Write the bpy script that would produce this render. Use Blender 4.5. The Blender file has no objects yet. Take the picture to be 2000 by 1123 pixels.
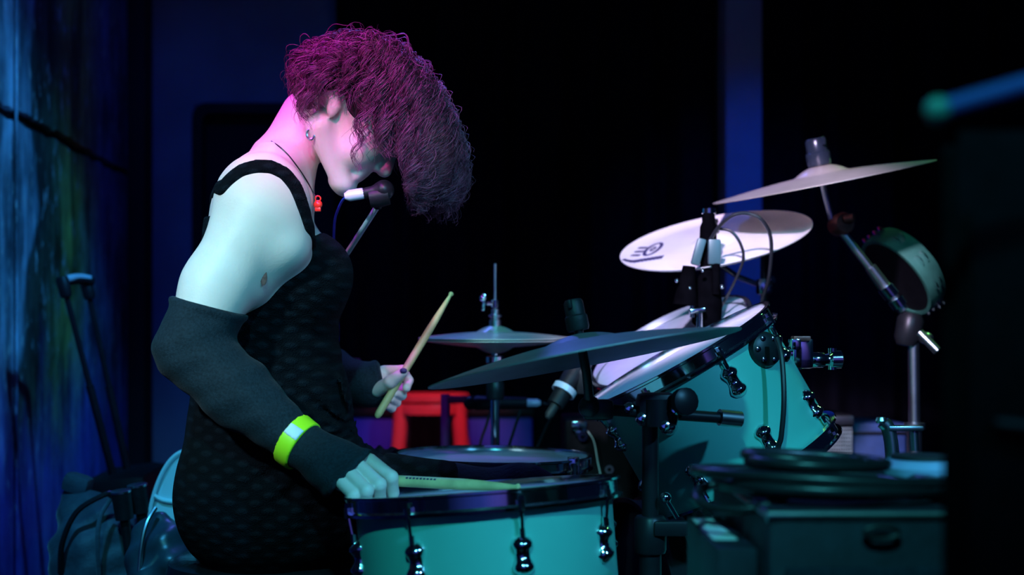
import bpy, bmesh, math, random
import numpy as np
from mathutils import Vector, Matrix, Euler
random.seed(7); rng = np.random.default_rng(7)
sc = bpy.context.scene
COL = sc.collection
PI = math.pi

# ------------------------------------------------------------------ camera
F, HZ, CZ = 2600.0, 655.0, 0.9          # focal length in pixels of a 2000 px wide frame, horizon row, camera height
def P(px, py, d):
    return Vector(((px-1000.0)/F*d, d, CZ-(py-HZ)/F*d))
cam = bpy.data.cameras.new('camera'); camo = bpy.data.objects.new('camera', cam); COL.objects.link(camo)
camo.location = (0, 0, CZ); camo.rotation_euler = (PI/2, 0, 0)
cam.sensor_width = 36.0; cam.lens = F/2000*36.0; cam.shift_y = (HZ-561.5)/2000.0
cam.clip_start = 0.05
cam.dof.use_dof = True; cam.dof.focus_distance = 2.1; cam.dof.aperture_fstop = 2.8
sc.camera = camo
sc.view_settings.view_transform = 'Standard'; sc.view_settings.look = 'None'
sc.view_settings.exposure = 0.0; sc.view_settings.gamma = 1.0; sc.view_settings.use_curve_mapping = False

# ------------------------------------------------------------------ world, stage lamps and added washes
w = bpy.data.worlds.new('dark_room'); sc.world = w; w.use_nodes = True
w.node_tree.nodes['Background'].inputs[0].default_value = (0.02, 0.08, 0.35, 1)
w.node_tree.nodes['Background'].inputs[1].default_value = 0.03

def spot(name, loc, target, color, power, size_deg, blend=0.4, radius=0.05):
    l = bpy.data.lights.new(name, 'SPOT'); l.color = color; l.energy = power
    l.spot_size = math.radians(size_deg); l.spot_blend = blend; l.shadow_soft_size = radius
    o = bpy.data.objects.new(name, l); COL.objects.link(o); o.location = loc
    o.rotation_euler = (Vector(target)-Vector(loc)).to_track_quat('-Z', 'Y').to_euler()
    return o
spot('cyan_key_lamp', (-1.3, 0.25, 2.15), P(455, 560, 2.1), (0.48, 0.85, 1.0), 255, 18, 0.8, 0.06)
spot('pink_head_lamp', (-0.55, 0.30, 2.45), P(640, 255, 2.2), (1.0, 0.08, 0.60), 225, 12, 0.85, 0.05)
spot('magenta_hair_lamp', (-0.95, 1.1, 2.7), P(650, 150, 2.25), (0.62, 0.03, 1.0), 210, 17, 0.6, 0.05)
spot('teal_drum_lamp', (-0.15, -0.3, 2.3), P(1180, 930, 1.95), (0.10, 0.90, 1.0), 130, 40, 0.7, 0.06)
spot('lilac_cymbal_lamp', (-0.15, 0.85, 2.05), P(1420, 510, 2.60), (0.82, 0.64, 1.0), 430, 22, 0.5, 0.05)
spot('lime_face_lamp', (1.1, 1.0, 1.45), P(745, 318, 2.2), (0.62, 0.9, 0.06), 16, 5, 0.8, 0.04)
spot('cyan_boom_lamp', (0.3, 0.0, 1.75), P(700, 462, 2.3), (0.06, 0.62, 1.0), 60, 6, 0.7, 0.04)
spot('teal_hat_lamp', (0.3, 0.9, 2.6), P(940, 650, 2.77), (0.15, 0.95, 1.0), 60, 12, 0.6, 0.05)
spot('pink_hand_lamp', (0.55, 0.7, 2.1), P(775, 755, 2.4), (1.0, 0.35, 0.62), 40, 6, 0.8, 0.05)
spot('blue_wall_lamp', (-0.2, 2.4, 2.9), (-1.30, 4.7, 0.5), (0.005, 0.07, 1.0), 36, 56, 0.9, 0.05)
spot('blue_side_lamp', (0.2, 2.0, 2.6), (-1.2, 3.18, 1.05), (0.04, 0.40, 1.0), 225, 35, 0.9, 0.05)
spot('blue_back_lamp', (0.9, 2.9, 2.4), P(1445, 640, 4.6), (0.005, 0.07, 1.0), 42, 40, 0.9, 0.05)
spot('red_stool_lamp', (-0.15, 2.9, 2.1), P(850, 820, 4.2), (1.0, 0.16, 0.26), 95, 18, 0.6, 0.04)
spot('green_rim_lamp', (1.7, 3.3, 2.3), P(1720, 640, 2.5), (0.25, 1.0, 0.25), 26, 24, 0.6, 0.05)
spot('blue_rim_lamp', (-0.55, 3.6, 2.5), P(1150, 750, 2.3), (0.10, 0.16, 1.0), 50, 60, 0.6, 0.05)
spot('warm_front_lamp', (1.5, 1.2, 2.6), P(850, 300, 2.25), (1.0, 0.80, 0.85), 12, 20, 0.8, 0.05)
spot('blue_front_lamp', (1.25, 0.2, 2.0), P(1650, 860, 1.7), (0.12, 0.55, 1.0), 130, 50, 0.8, 0.05)
spot('blue_reflection_wash', (0.4, -1.2, 2.9), (0.3, -2.9, 1.3), (0.08, 0.16, 1.0), 190, 120, 0.9, 0.1)  # added wash on the unseen front wall, so the chrome reflects blue
spot('violet_reflection_wash', (1.6, -1.4, 2.8), (1.5, -2.9, 1.2), (0.55, 0.2, 1.0), 45, 70, 0.9, 0.1)  # second added wash there, for lilac reflections in the chrome
spot('cyan_low_lamp', (-0.72, 1.3, 2.35), P(290, 1030, 2.5), (0.05, 0.50, 1.0), 120, 24, 0.8, 0.05)

# ------------------------------------------------------------------ materials
def mat(name, col, rough=0.5, metal=0.0, var=0.15, scale=12.0, bump=0.0, bscale=60.0, spec=0.5, coat=0.0, sheen=0.0, sub=0.0):
    m = bpy.data.materials.new(name); m.use_nodes = True
    nt = m.node_tree; b = nt.nodes['Principled BSDF']; L = nt.links
    tc = nt.nodes.new('ShaderNodeTexCoord')
    n = nt.nodes.new('ShaderNodeTexNoise'); n.inputs['Scale'].default_value = scale; n.inputs['Detail'].default_value = 5
    L.new(tc.outputs['Object'], n.inputs['Vector'])
    r = nt.nodes.new('ShaderNodeValToRGB')
    c = np.array(col)
    r.color_ramp.elements[0].position = 0.3; r.color_ramp.elements[1].position = 0.7
    r.color_ramp.elements[0].color = (*np.clip(c*(1-var), 0, 1), 1); r.color_ramp.elements[1].color = (*np.clip(c*(1+var), 0, 1), 1)
    L.new(n.outputs['Fac'], r.inputs['Fac']); L.new(r.outputs['Color'], b.inputs['Base Color'])
    b.inputs['Roughness'].default_value = rough; b.inputs['Metallic'].default_value = metal
    b.inputs['Specular IOR Level'].default_value = spec
    b.inputs['Coat Weight'].default_value = coat
    if sheen: b.inputs['Sheen Weight'].default_value = sheen; b.inputs['Sheen Roughness'].default_value = 0.4
    if sub:
        b.inputs['Subsurface Weight'].default_value = sub; b.inputs['Subsurface Scale'].default_value = 0.01
        b.inputs['Subsurface Radius'].default_value = (1, .35, .2)
    if bump:
        n2 = nt.nodes.new('ShaderNodeTexNoise'); n2.inputs['Scale'].default_value = bscale; n2.inputs['Detail'].default_value = 4
        L.new(tc.outputs['Object'], n2.inputs['Vector'])
        bp = nt.nodes.new('ShaderNodeBump'); bp.inputs['Strength'].default_value = bump; bp.inputs['Distance'].default_value = 0.004
        L.new(n2.outputs['Fac'], bp.inputs['Height']); L.new(bp.outputs['Normal'], b.inputs['Normal'])
    return m
CHROME = mat('chrome', (.78, .8, .82), .10, 1.0, .04, 30)
STEEL = mat('brushed_steel', (.55, .57, .6), .28, 1.0, .1, 40)
BLACKMET = mat('black_metal', (.012, .013, .016), .38, .2, .2, 30, 0, 10, .35)
BLACK = mat('black_plastic', (.008, .008, .010), .5, 0, .3, 25, .15, 120, .25)
RUBBER = mat('black_rubber', (.012, .012, .012), .6, 0, .2, 20)
TOLEX = mat('black_vinyl_covering', (.012, .018, .028), .55, 0, .3, 40, .15, 500, .3)
SKIN = mat('skin', (.78, .60, .53), .48, 0, .05, 14, .08, 260, .4, sub=.12)
SHELL = mat('seafoam_lacquer', (.10, .46, .38), .38, 0, .05, 8, .03, 40, .5)
SHELLIN = mat('shell_edge', (.3, .25, .18), .6)
HEADW = mat('coated_drum_head', (.66, .66, .70), .45, 0, .08, 18, .1, 200)
HEADC = mat('clear_drum_head', (.35, .42, .46), .25, 0, .1, 10)
BRONZE = mat('cymbal_bronze', (.74, .66, .58), .36, .6, .12, 9)
RIDEM = mat('dark_ride_finish', (.30, .29, .30), .50, .8, .2, 9)
BRONZE_PALE = mat('pale_cymbal_finish', (.86, .82, .80), .48, .25, .06, 9)
WOOD = mat('drumstick_hickory', (.62, .47, .22), .5, 0, .22, 30, .1, 90)
WOODG = mat('drumstick_worn_hickory', (.46, .44, .18), .5, 0, .22, 30, .1, 90)
KNITS = mat('black_sheer_knit', (.009, .017, .024), .8, 0, .35, 260, .35, 420, .15, sheen=.04)
DENIM = mat('dark_navy_denim', (.006, .009, .026), .8, 0, .4, 40, .4, 160, .15, sheen=.03)
NEON = mat('neon_yellow_band', (.62, .98, .02), .4, 0, .05, 20)
WHITEL = mat('white_label', (.8, .8, .82), .5, 0, .08, 40)
INK = mat('dark_ink', (.03, .025, .09), .6, 0, .1, 20)
RED = mat('red_paint', (.85, .09, .09), .35, 0, .12, 12, .05, 30)
REDP = mat('red_pendant_plastic', (.95, .05, .02), .3, 0, .1, 60)
BLUEBOX = mat('blue_plastic', (.02, .03, .55), .5, 0, .2, 6)
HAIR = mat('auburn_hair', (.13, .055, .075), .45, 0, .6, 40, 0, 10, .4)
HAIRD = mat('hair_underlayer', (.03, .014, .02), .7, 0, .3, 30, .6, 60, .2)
CURT = mat('black_velvet', (.006, .006, .009), .9, 0, .3, 20, .2, 200, .1)
WALLB = mat('blue_grey_wall_paint', (.24, .28, .36), .7, 0, .25, 3.0, .35, 30)
DARKP = mat('black_wall_paint', (.006, .007, .010), .7, 0, .3, 5, .2, 30, .3)
PILL = mat('pillar_paint', (.35, .38, .45), .7, 0, .1, 5, .3, 60)
FLOORM = mat('dark_stage_floor', (.02, .02, .024), .5, 0, .4, 4, .2, 30)
BAGM = mat('charcoal_nylon', (.040, .060, .082), .6, 0, .35, 18, .5, 70, .4, sheen=.2)
NYLON = mat('dark_shiny_nylon', (.02, .035, .05), .36, 0, .4, 14, .4, 26)
CHAIRW = mat('white_moulded_plastic', (.62, .74, .80), .35, 0, .06, 6)
GRILLE = mat('grey_grille', (.25, .30, .30), .5, .4, .2, 40)
BRASSD = mat('rusty_joint', (.22, .06, .05), .4, .5, .3, 60)
CABLE = mat('black_cable', (.015, .016, .02), .35, 0, .2, 30)
BLUECAB = mat('blue_cable', (.03, .04, .5), .4, 0, .1, 30)
MICGRAY = mat('mic_grey_band', (.62, .66, .74), .35, .1, .1, 40)
PINKT = mat('pink_highlight', (.7, .1, .4), .4, 0, .1, 40)

def knit_dress():
    m = mat('black_pointelle_knit', (.0045, .0075, .011), .85, 0, .3, 120, 0, 10, .06, sheen=.01)
    nt = m.node_tree; b = nt.nodes['Principled BSDF']; L = nt.links
    tc = nt.nodes.new('ShaderNodeTexCoord'); mp = nt.nodes.new('ShaderNodeMapping')
    L.new(tc.outputs['Object'], mp.inputs['Vector'])
    hs = []
    for rot in (PI/3, -PI/3):
        mp = nt.nodes.new('ShaderNodeMapping'); L.new(tc.outputs['Object'], mp.inputs['Vector']); mp.inputs['Rotation'].default_value = (0, rot, 0)
        wv = nt.nodes.new('ShaderNodeTexWave'); wv.wave_type = 'BANDS'; wv.bands_direction = 'X'
        wv.inputs['Scale'].default_value = 15.0; wv.inputs['Distortion'].default_value = 1.6; wv.inputs['Detail'].default_value = 3
        L.new(mp.outputs['Vector'], wv.inputs['Vector']); hs.append(wv)
    vo = nt.nodes.new('ShaderNodeTexVoronoi'); vo.inputs['Scale'].default_value = 22; L.new(tc.outputs['Object'], vo.inputs['Vector'])
    a = nt.nodes.new('ShaderNodeMath'); a.operation = 'MULTIPLY'
    L.new(hs[0].outputs['Fac'], a.inputs[0]); L.new(hs[1].outputs['Fac'], a.inputs[1])
    a2 = nt.nodes.new('ShaderNodeMath'); a2.operation = 'ADD'; L.new(a.outputs[0], a2.inputs[0]); L.new(vo.outputs['Distance'], a2.inputs[1])
    n = nt.nodes.new('ShaderNodeTexNoise'); n.inputs['Scale'].default_value = 500; L.new(tc.outputs['Object'], n.inputs['Vector'])
    a3 = nt.nodes.new('ShaderNodeMath'); a3.operation = 'ADD'; L.new(a2.outputs[0], a3.inputs[0]); L.new(n.outputs['Fac'], a3.inputs[1])
    bp = nt.nodes.new('ShaderNodeBump'); bp.inputs['Strength'].default_value = .8; bp.inputs['Distance'].default_value = .006
    L.new(a3.outputs[0], bp.inputs['Height']); L.new(bp.outputs['Normal'], b.inputs['Normal'])
    cr = nt.nodes.new('ShaderNodeValToRGB'); cr.color_ramp.elements[0].position = .18; cr.color_ramp.elements[0].color = (.0022, .0034, .0052, 1)
    cr.color_ramp.elements[1].position = .62; cr.color_ramp.elements[1].color = (.0055, .0085, .0125, 1)
    L.new(a.outputs[0], cr.inputs['Fac']); L.new(cr.outputs['Color'], b.inputs['Base Color'])
    return m
DRESS = knit_dress()
def per_strand(m, lo, hi):                     # each strand its own tone
    nt = m.node_tree; b = nt.nodes['Principled BSDF']; g = nt.nodes.new('ShaderNodeNewGeometry'); r = nt.nodes.new('ShaderNodeValToRGB')
    r.color_ramp.elements[0].color = (*lo, 1); r.color_ramp.elements[1].color = (*hi, 1)
    nt.links.new(g.outputs['Random Per Island'], r.inputs['Fac']); nt.links.new(r.outputs['Color'], b.inputs['Base Color'])
per_strand(HAIR, (.03, .010, .020), (.26, .085, .16))

def mural():
    m = bpy.data.materials.new('painted_mural_concrete'); m.use_nodes = True
    nt = m.node_tree; b = nt.nodes['Principled BSDF']; L = nt.links
    geo = nt.nodes.new('ShaderNodeNewGeometry'); sep = nt.nodes.new('ShaderNodeSeparateXYZ'); L.new(geo.outputs['Position'], sep.inputs[0])
    def noise(scale, sx, sz, det=6):
        mp = nt.nodes.new('ShaderNodeMapping'); mp.inputs['Scale'].default_value = (sx, sx, sz); L.new(geo.outputs['Position'], mp.inputs['Vector'])
        n = nt.nodes.new('ShaderNodeTexNoise'); n.inputs['Scale'].default_value = scale; n.inputs['Detail'].default_value = det; n.inputs['Roughness'].default_value = .65
        L.new(mp.outputs['Vector'], n.inputs['Vector']); return n.outputs['Fac']
    def math_(op, a, c):
        k = nt.nodes.new('ShaderNodeMath'); k.operation = op
        for i, v in enumerate((a, c)):
            if isinstance(v, (int, float)): k.inputs[i].default_value = v
            else: L.new(v, k.inputs[i])
        return k.outputs[0]
    wob = noise(1.2, 1, .9, 3)
    # colour bands painted along the wall, their borders wander with height
    zb = math_('MULTIPLY', math_('SUBTRACT', sep.outputs['Z'], 1.3), .28)
    yb = math_('ADD', math_('ADD', sep.outputs['Y'], math_('MULTIPLY', math_('SUBTRACT', wob, .5), .55)), math_('MULTIPLY', math_('MINIMUM', zb, 0.0), -0.9))
    t = math_('DIVIDE', math_('SUBTRACT', yb, 3.0), 1.6)
    r = nt.nodes.new('ShaderNodeValToRGB'); L.new(t, r.inputs['Fac']); cr = r.color_ramp
    cr.elements[0].position = 0; cr.elements[0].color = (.24, .34, .42, 1)
    cr.elements[1].position = 1; cr.elements[1].color = (.02, .03, .06, 1)
    for p, c in ((.24, (.25, .36, .44)), (.26, (.035, .05, .05)), (.36, (.10, .12, .07)), (.50, (.40, .46, .10)), (.60, (.32, .40, .30)), (.66, (.16, .22, .42)), (.78, (.14, .20, .42))):
        e = cr.elements.new(p); e.color = (*c, 1)
    st = math_('ADD', math_('MULTIPLY', noise(8.0, 2.0, .32, 8), .62), math_('MULTIPLY', noise(5.5, 1, .9, 8), .38)); st2 = noise(26, 1.3, .6, 8)
    r2 = nt.nodes.new('ShaderNodeValToRGB'); L.new(st, r2.inputs['Fac']); r2.color_ramp.elements[0].position = .40; r2.color_ramp.elements[0].color = (.07, .08, .1, 1); r2.color_ramp.elements[1].position = .62; r2.color_ramp.elements[1].color = (1.25, 1.25, 1.25, 1)
    mx = nt.nodes.new('ShaderNodeMixRGB'); mx.blend_type = 'MULTIPLY'; mx.inputs[0].default_value = .85
    L.new(r.outputs[0], mx.inputs[1]); L.new(r2.outputs[0], mx.inputs[2])
    # flaked pale specks
    r3 = nt.nodes.new('ShaderNodeValToRGB'); L.new(st2, r3.inputs['Fac']); r3.color_ramp.elements[0].position = .57; r3.color_ramp.elements[1].position = .66
    mx2 = nt.nodes.new('ShaderNodeMixRGB'); L.new(r3.outputs[0], mx2.inputs[0]); L.new(mx.outputs[0], mx2.inputs[1]); mx2.inputs[2].default_value = (.42, .5, .5, 1)
    # lower part brushed over in strong blue
    zz = math_('ADD', sep.outputs['Z'], math_('MULTIPLY', math_('SUBTRACT', noise(5, 1, .35), .5), 1.2))
    r4 = nt.nodes.new('ShaderNodeValToRGB'); L.new(zz, r4.inputs['Fac']); r4.color_ramp.elements[0].position = .45; r4.color_ramp.elements[0].color = (.8, .8, .8, 1); r4.color_ramp.elements[1].position = .92; r4.color_ramp.elements[1].color = (0, 0, 0, 1)
    mx3 = nt.nodes.new('ShaderNodeMixRGB'); L.new(r4.outputs[0], mx3.inputs[0]); L.new(mx2.outputs[0], mx3.inputs[1]); mx3.inputs[2].default_value = (.07, .06, .5, 1)
    mx4 = nt.nodes.new('ShaderNodeMixRGB'); mx4.blend_type = 'MULTIPLY'; mx4.inputs[0].default_value = .5; L.new(mx3.outputs[0], mx4.inputs[1]); L.new(r2.outputs[0], mx4.inputs[2])
    L.new(mx4.outputs[0], b.inputs['Base Color'])
    b.inputs['Roughness'].default_value = .5
    bp = nt.nodes.new('ShaderNodeBump'); bp.inputs['Strength'].default_value = .5; bp.inputs['Distance'].default_value = .01
    L.new(math_('ADD', st, st2), bp.inputs['Height']); L.new(bp.outputs['Normal'], b.inputs['Normal'])
    return m
MURAL = mural()

def grooved(m, amp=.25):                       # lathe grooves: fine concentric rings in the metal
    nt = m.node_tree; b = nt.nodes['Principled BSDF']; L = nt.links
    tc = nt.nodes.new('ShaderNodeTexCoord'); wv = nt.nodes.new('ShaderNodeTexWave'); wv.wave_type = 'RINGS'; wv.rings_direction = 'Z'
    wv.inputs['Scale'].default_value = 90; wv.inputs['Distortion'].default_value = .5
    L.new(tc.outputs['Object'], wv.inputs['Vector'])
    bp = nt.nodes.new('ShaderNodeBump'); bp.inputs['Strength'].default_value = amp; bp.inputs['Distance'].default_value = .002
    L.new(wv.outputs['Fac'], bp.inputs['Height']); L.new(bp.outputs['Normal'], b.inputs['Normal'])
grooved(BRONZE); grooved(RIDEM); grooved(BRONZE_PALE, .15)

# ------------------------------------------------------------------ mesh tools
WL = {}                                        # world location of parents
def link(name, me, parent=None, loc=None):
    o = bpy.data.objects.new(name, me); COL.objects.link(o)
    if parent is not None: o.parent = parent
    if loc is not None: o.location = loc
    return o
def thing(name, label, cat, loc, group=None):
    o = bpy.data.objects.new(name, None); COL.objects.link(o); o.empty_display_size = .05
    o.location = loc; WL[o.name] = Vector(loc); o['label'] = label; o['category'] = cat
    if group: o['group'] = group
    return o
def frame(axis, up=Vector((0, 0, 1))):
    a = Vector(axis).normalized()
    if abs(a.dot(up)) > .98: up = Vector((1, 0, 0))
    x = up.cross(a).normalized(); y = a.cross(x)
    return x, y, a
class MB:
    def __init__(s): s.v = []; s.f = []
    def raw(s, vs, fs):
        n = len(s.v); s.v += [Vector(v) for v in vs]; s.f += [tuple(i+n for i in f) for f in fs]; return s
    def rings(s, rings, caps=True, closed=False):
        n = len(s.v); k = len(rings[0])
        for r in rings: s.v += [Vector(p) for p in r]
        m = len(rings)
        for i in range(m if closed else m-1):
            a, b = n+i*k, n+((i+1) % m)*k
            for j in range(k): s.f.append((a+j, a+(j+1) % k, b+(j+1) % k, b+j))
        if caps and not closed:
            s.f.append(tuple(n+j for j in reversed(range(k)))); s.f.append(tuple(n+(m-1)*k+j for j in range(k)))
        return s
    def tube(s, pts, r, seg=12, caps=True, closed=False):
        pts = [Vector(p) for p in pts]; m = len(pts)
        rs = r if isinstance(r, (list, tuple)) else [r]*m
        rings = []; up = None
        for i, p in enumerate(pts):
            if closed: t = pts[(i+1) % m]-pts[i-1]
            else: t = pts[min(i+1, m-1)]-pts[max(i-1, 0)]
            t.normalize()
            if up is None: x, y, _ = frame(t)
            else:
                x = (up-t*up.dot(t)).normalized(); y = t.cross(x)
            up = x
            rings.append([p+(x*math.cos(2*PI*j/seg)+y*math.sin(2*PI*j/seg))*rs[i] for j in range(seg)])
        return s.rings(rings, caps, closed)
    def cyl(s, a, b, r, r2=None, seg=16): return s.tube([a, b], [r, r if r2 is None else r2], seg)
    def lathe(s, prof, c, axis=(0, 0, 1), seg=48, closed=False, caps=True):      # prof: (radius, height)
        x, y, a = frame(axis); c = Vector(c)
        return s.rings([[c+a*h+(x*math.cos(2*PI*j/seg)+y*math.sin(2*PI*j/seg))*max(r, 1e-5) for j in range(seg)] for r, h in prof], caps, closed)
    def box(s, c, size, rot=None, bev=.004):
        bm = bmesh.new(); bmesh.ops.create_cube(bm, size=1)
        bmesh.ops.scale(bm, vec=size, verts=bm.verts)
        if bev: bmesh.ops.bevel(bm, geom=list(bm.edges), offset=bev, segments=2, affect='EDGES', profile=.6)
        M = Matrix.Translation(Vector(c)) @ (rot.to_matrix().to_4x4() if isinstance(rot, Euler) else (rot.to_4x4() if rot is not None else Matrix()))
        bm.verts.index_update(); s.raw([M @ v.co for v in bm.verts], [[v.index for v in f.verts] for f in bm.faces]); bm.free(); return s
    def ball(s, c, r, sx=1, sy=1, sz=1, seg=16, n=10):
        rings = []
        for i in range(n+1):
            t = PI*i/n; rr = max(math.sin(t), 1e-4)
            rings.append([Vector(c)+Vector((r*sx*rr*math.cos(2*PI*j/seg), r*sy*rr*math.sin(2*PI*j/seg), -r*sz*math.cos(t))) for j in range(seg)])
        return s.rings(rings)
    def prism(s, poly, t, bev=.004):           # poly: world points of one face; t: thickness vector
        bm = bmesh.new(); vs = [bm.verts.new(p) for p in poly]; f = bm.faces.new(vs)
        r = bmesh.ops.extrude_face_region(bm, geom=[f]); bmesh.ops.translate(bm, vec=Vector(t), verts=[g for g in r['geom'] if isinstance(g, bmesh.types.BMVert)])
        bmesh.ops.recalc_face_normals(bm, faces=bm.faces)
        if bev: bmesh.ops.bevel(bm, geom=[e for e in bm.edges if len(e.link_faces) == 2 and e.calc_face_angle(0) > .6], offset=bev, segments=2, affect='EDGES')
        bm.verts.index_update(); s.raw([v.co.copy() for v in bm.verts], [[v.index for v in q.verts] for q in bm.faces]); bm.free(); return s
    def out(s, name, m, parent=None, ang=40, origin=None):
        if parent is not None: o0 = WL[parent.name]
        elif origin is not None: o0 = Vector(origin)
        else:
            a = np.array(s.v); o0 = Vector(((a[:, 0].min()+a[:, 0].max())/2, (a[:, 1].min()+a[:, 1].max())/2, a[:, 2].min()))
        me = bpy.data.meshes.new(name); me.from_pydata([v-o0 for v in s.v], [], s.f); me.materials.append(m)
        bm = bmesh.new(); bm.from_mesh(me); bmesh.ops.recalc_face_normals(bm, faces=bm.faces); bm.to_mesh(me); bm.free()
        me.shade_smooth(); me.set_sharp_from_angle(angle=math.radians(ang))
        o = link(name, me, parent)
        if parent is None: o.location = o0
        WL[o.name] = Vector(o0)
        return o
def tag(o, label=None, cat=None, group=None, kind=None):
    for k, v in (('label', label), ('category', cat), ('group', group), ('kind', kind)):
        if v: o[k] = v
    return o
def struct(mb, name, m, parent=None, **k):
    o = mb.out(name, m, parent, **k)
    if parent is None: o['kind'] = 'structure'
    return o
def bez(pts, n=24):                            # Catmull-Rom through the points
    pts = [Vector(p) for p in pts]; q = [pts[0]*2-pts[1]]+pts+[pts[-1]*2-pts[-2]]; out = []
    for i in range(1, len(q)-2):
        for k in range(n):
            t = k/n; a, b, c, d = q[i-1], q[i], q[i+1], q[i+2]
            out.append(.5*((2*b)+(c-a)*t+(2*a-5*b+4*c-d)*t*t+(3*b-a-3*c+d)*t**3))
    out.append(pts[-1]); return out

# ------------------------------------------------------------------ implicit surfaces for bodies, cloth and bags
class Field:
    def __init__(s, lo, hi, h):
        s.lo = np.array(lo, float); s.h = h; s.n = np.ceil((np.array(hi)-s.lo)/h).astype(int)+1
        s.F = np.full(s.n, .5, np.float32); s.ax = [s.lo[i]+h*np.arange(s.n[i]) for i in range(3)]
    def sub(s, lo, hi):
        a = np.clip(np.floor((np.array(lo)-s.lo)/s.h).astype(int), 0, s.n); b = np.clip(np.ceil((np.array(hi)-s.lo)/s.h).astype(int)+1, 0, s.n)
        sl = tuple(slice(a[i], b[i]) for i in range(3))
        return sl, [s.ax[0][sl[0]][:, None, None], s.ax[1][sl[1]][None, :, None], s.ax[2][sl[2]][None, None, :]]
    def put(s, sl, d, k, neg=False):
        f = s.F[sl]
        if f.size == 0: return
        d = np.broadcast_to(d, f.shape).astype(np.float32)
        if neg: s.F[sl] = np.maximum(f, -d); return
        if k > 0:
            hh = np.maximum(k-np.abs(f-d), 0)/k; s.F[sl] = np.minimum(f, d)-hh*hh*k*.25
        else: s.F[sl] = np.minimum(f, d)
    def cap(s, a, b, ra, rb, k=.02, neg=False):
        a = np.array(a); b = np.array(b); m = max(ra, rb)+k+.03
        sl, (X, Y, Z) = s.sub(np.minimum(a, b)-m, np.maximum(a, b)+m)
        ab = b-a; L2 = max(ab@ab, 1e-9)
        t = np.clip(((X-a[0])*ab[0]+(Y-a[1])*ab[1]+(Z-a[2])*ab[2])/L2, 0, 1)
        d = np.sqrt((X-a[0]-ab[0]*t)**2+(Y-a[1]-ab[1]*t)**2+(Z-a[2]-ab[2]*t)**2)-(ra+(rb-ra)*t)
        s.put(sl, d, k, neg)
    def ell(s, c, r, R=None, k=.02, neg=False):
        c = np.array(c); r = np.array(r); m = r.max()+k+.03
        sl, (X, Y, Z) = s.sub(c-m, c+m)
        x, y, z = X-c[0], Y-c[1], Z-c[2]
        if R is not None:                      # rows of R are the ellipsoid's axes
            x, y, z = (R[0][0]*x+R[0][1]*y+R[0][2]*z, R[1][0]*x+R[1][1]*y+R[1][2]*z, R[2][0]*x+R[2][1]*y+R[2][2]*z)
        k0 = np.sqrt((x/r[0])**2+(y/r[1])**2+(z/r[2])**2); k1 = np.sqrt((x/r[0]**2)**2+(y/r[1]**2)**2+(z/r[2]**2)**2)
        s.put(sl, k0*(k0-1)/np.maximum(k1, 1e-6), k, neg)
    def at(s, p):
        q = np.clip((np.asarray(p)-s.lo)/s.h, 0, s.n-1.001); i = q.astype(int); f = q-i; r = 0
        for dx in (0, 1):
            for dy in (0, 1):
                for dz in (0, 1):
                    r = r+s.F[i[..., 0]+dx, i[..., 1]+dy, i[..., 2]+dz]*np.where(dx, f[..., 0], 1-f[..., 0])*np.where(dy, f[..., 1], 1-f[..., 1])*np.where(dz, f[..., 2], 1-f[..., 2])
        return r
    def hit(s, px, py, d0=1.7, d1=2.6):        # depth at which the view through a pixel meets the surface
        ds = np.linspace(d0, d1, 900); p = np.stack([(px-1000)/F*ds, ds, CZ-(py-HZ)/F*ds], -1)
        ok = np.where(s.at(p) < 0)[0]
        return float(ds[ok[0]]) if len(ok) else None
    def grids(s): return s.ax[0][:, None, None], s.ax[1][None, :, None], s.ax[2][None, None, :]
def nets(fld):
    Fv = fld.F; n = np.array(Fv.shape); sgn = Fv < 0; c = n-1
    cnt = np.zeros(c, np.int8)
    for dx in (0, 1):
        for dy in (0, 1):
            for dz in (0, 1): cnt += sgn[dx:c[0]+dx, dy:c[1]+dy, dz:c[2]+dz]
    I = np.argwhere((cnt > 0) & (cnt < 8)); idx = np.full(c, -1, np.int64); idx[tuple(I.T)] = np.arange(len(I))
    acc = np.zeros((len(I), 3)); num = np.zeros(len(I))
    cor = [(a, b, d) for a in (0, 1) for b in (0, 1) for d in (0, 1)]
    for p in cor:
        for ax in range(3):
            if p[ax]: continue
            q = list(p); q[ax] = 1
            fa = Fv[I[:, 0]+p[0], I[:, 1]+p[1], I[:, 2]+p[2]]; fb = Fv[I[:, 0]+q[0], I[:, 1]+q[1], I[:, 2]+q[2]]
            m = (fa < 0) != (fb < 0); t = np.where(m, fa/np.where(m, fa-fb, 1), 0)
            pos = np.repeat(np.array(p, float)[None], len(I), 0); pos[:, ax] = t
            acc[m] += pos[m]; num[m] += 1
    V = fld.lo+(I+acc/num[:, None])*fld.h
    faces = []
    for ax in range(3):
        u, v = (ax+1) % 3, (ax+2) % 3
        a = [slice(None)]*3; b = [slice(None)]*3; a[ax] = slice(0, n[ax]-1); b[ax] = slice(1, n[ax])
        E = np.argwhere(sgn[tuple(a)] != sgn[tuple(b)])
        E = E[(E[:, u] > 0) & (E[:, v] > 0) & (E[:, u] < n[u]-1) & (E[:, v] < n[v]-1)]
        q = []
        for du, dv in ((-1, -1), (0, -1), (0, 0), (-1, 0)):
            e = E.copy(); e[:, u] += du; e[:, v] += dv; q.append(idx[tuple(e.T)])
        q = np.stack(q, 1); flip = ~sgn[tuple(E.T)]
        q[flip] = q[flip][:, ::-1]; faces.append(q)
    return V, np.concatenate(faces)
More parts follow.
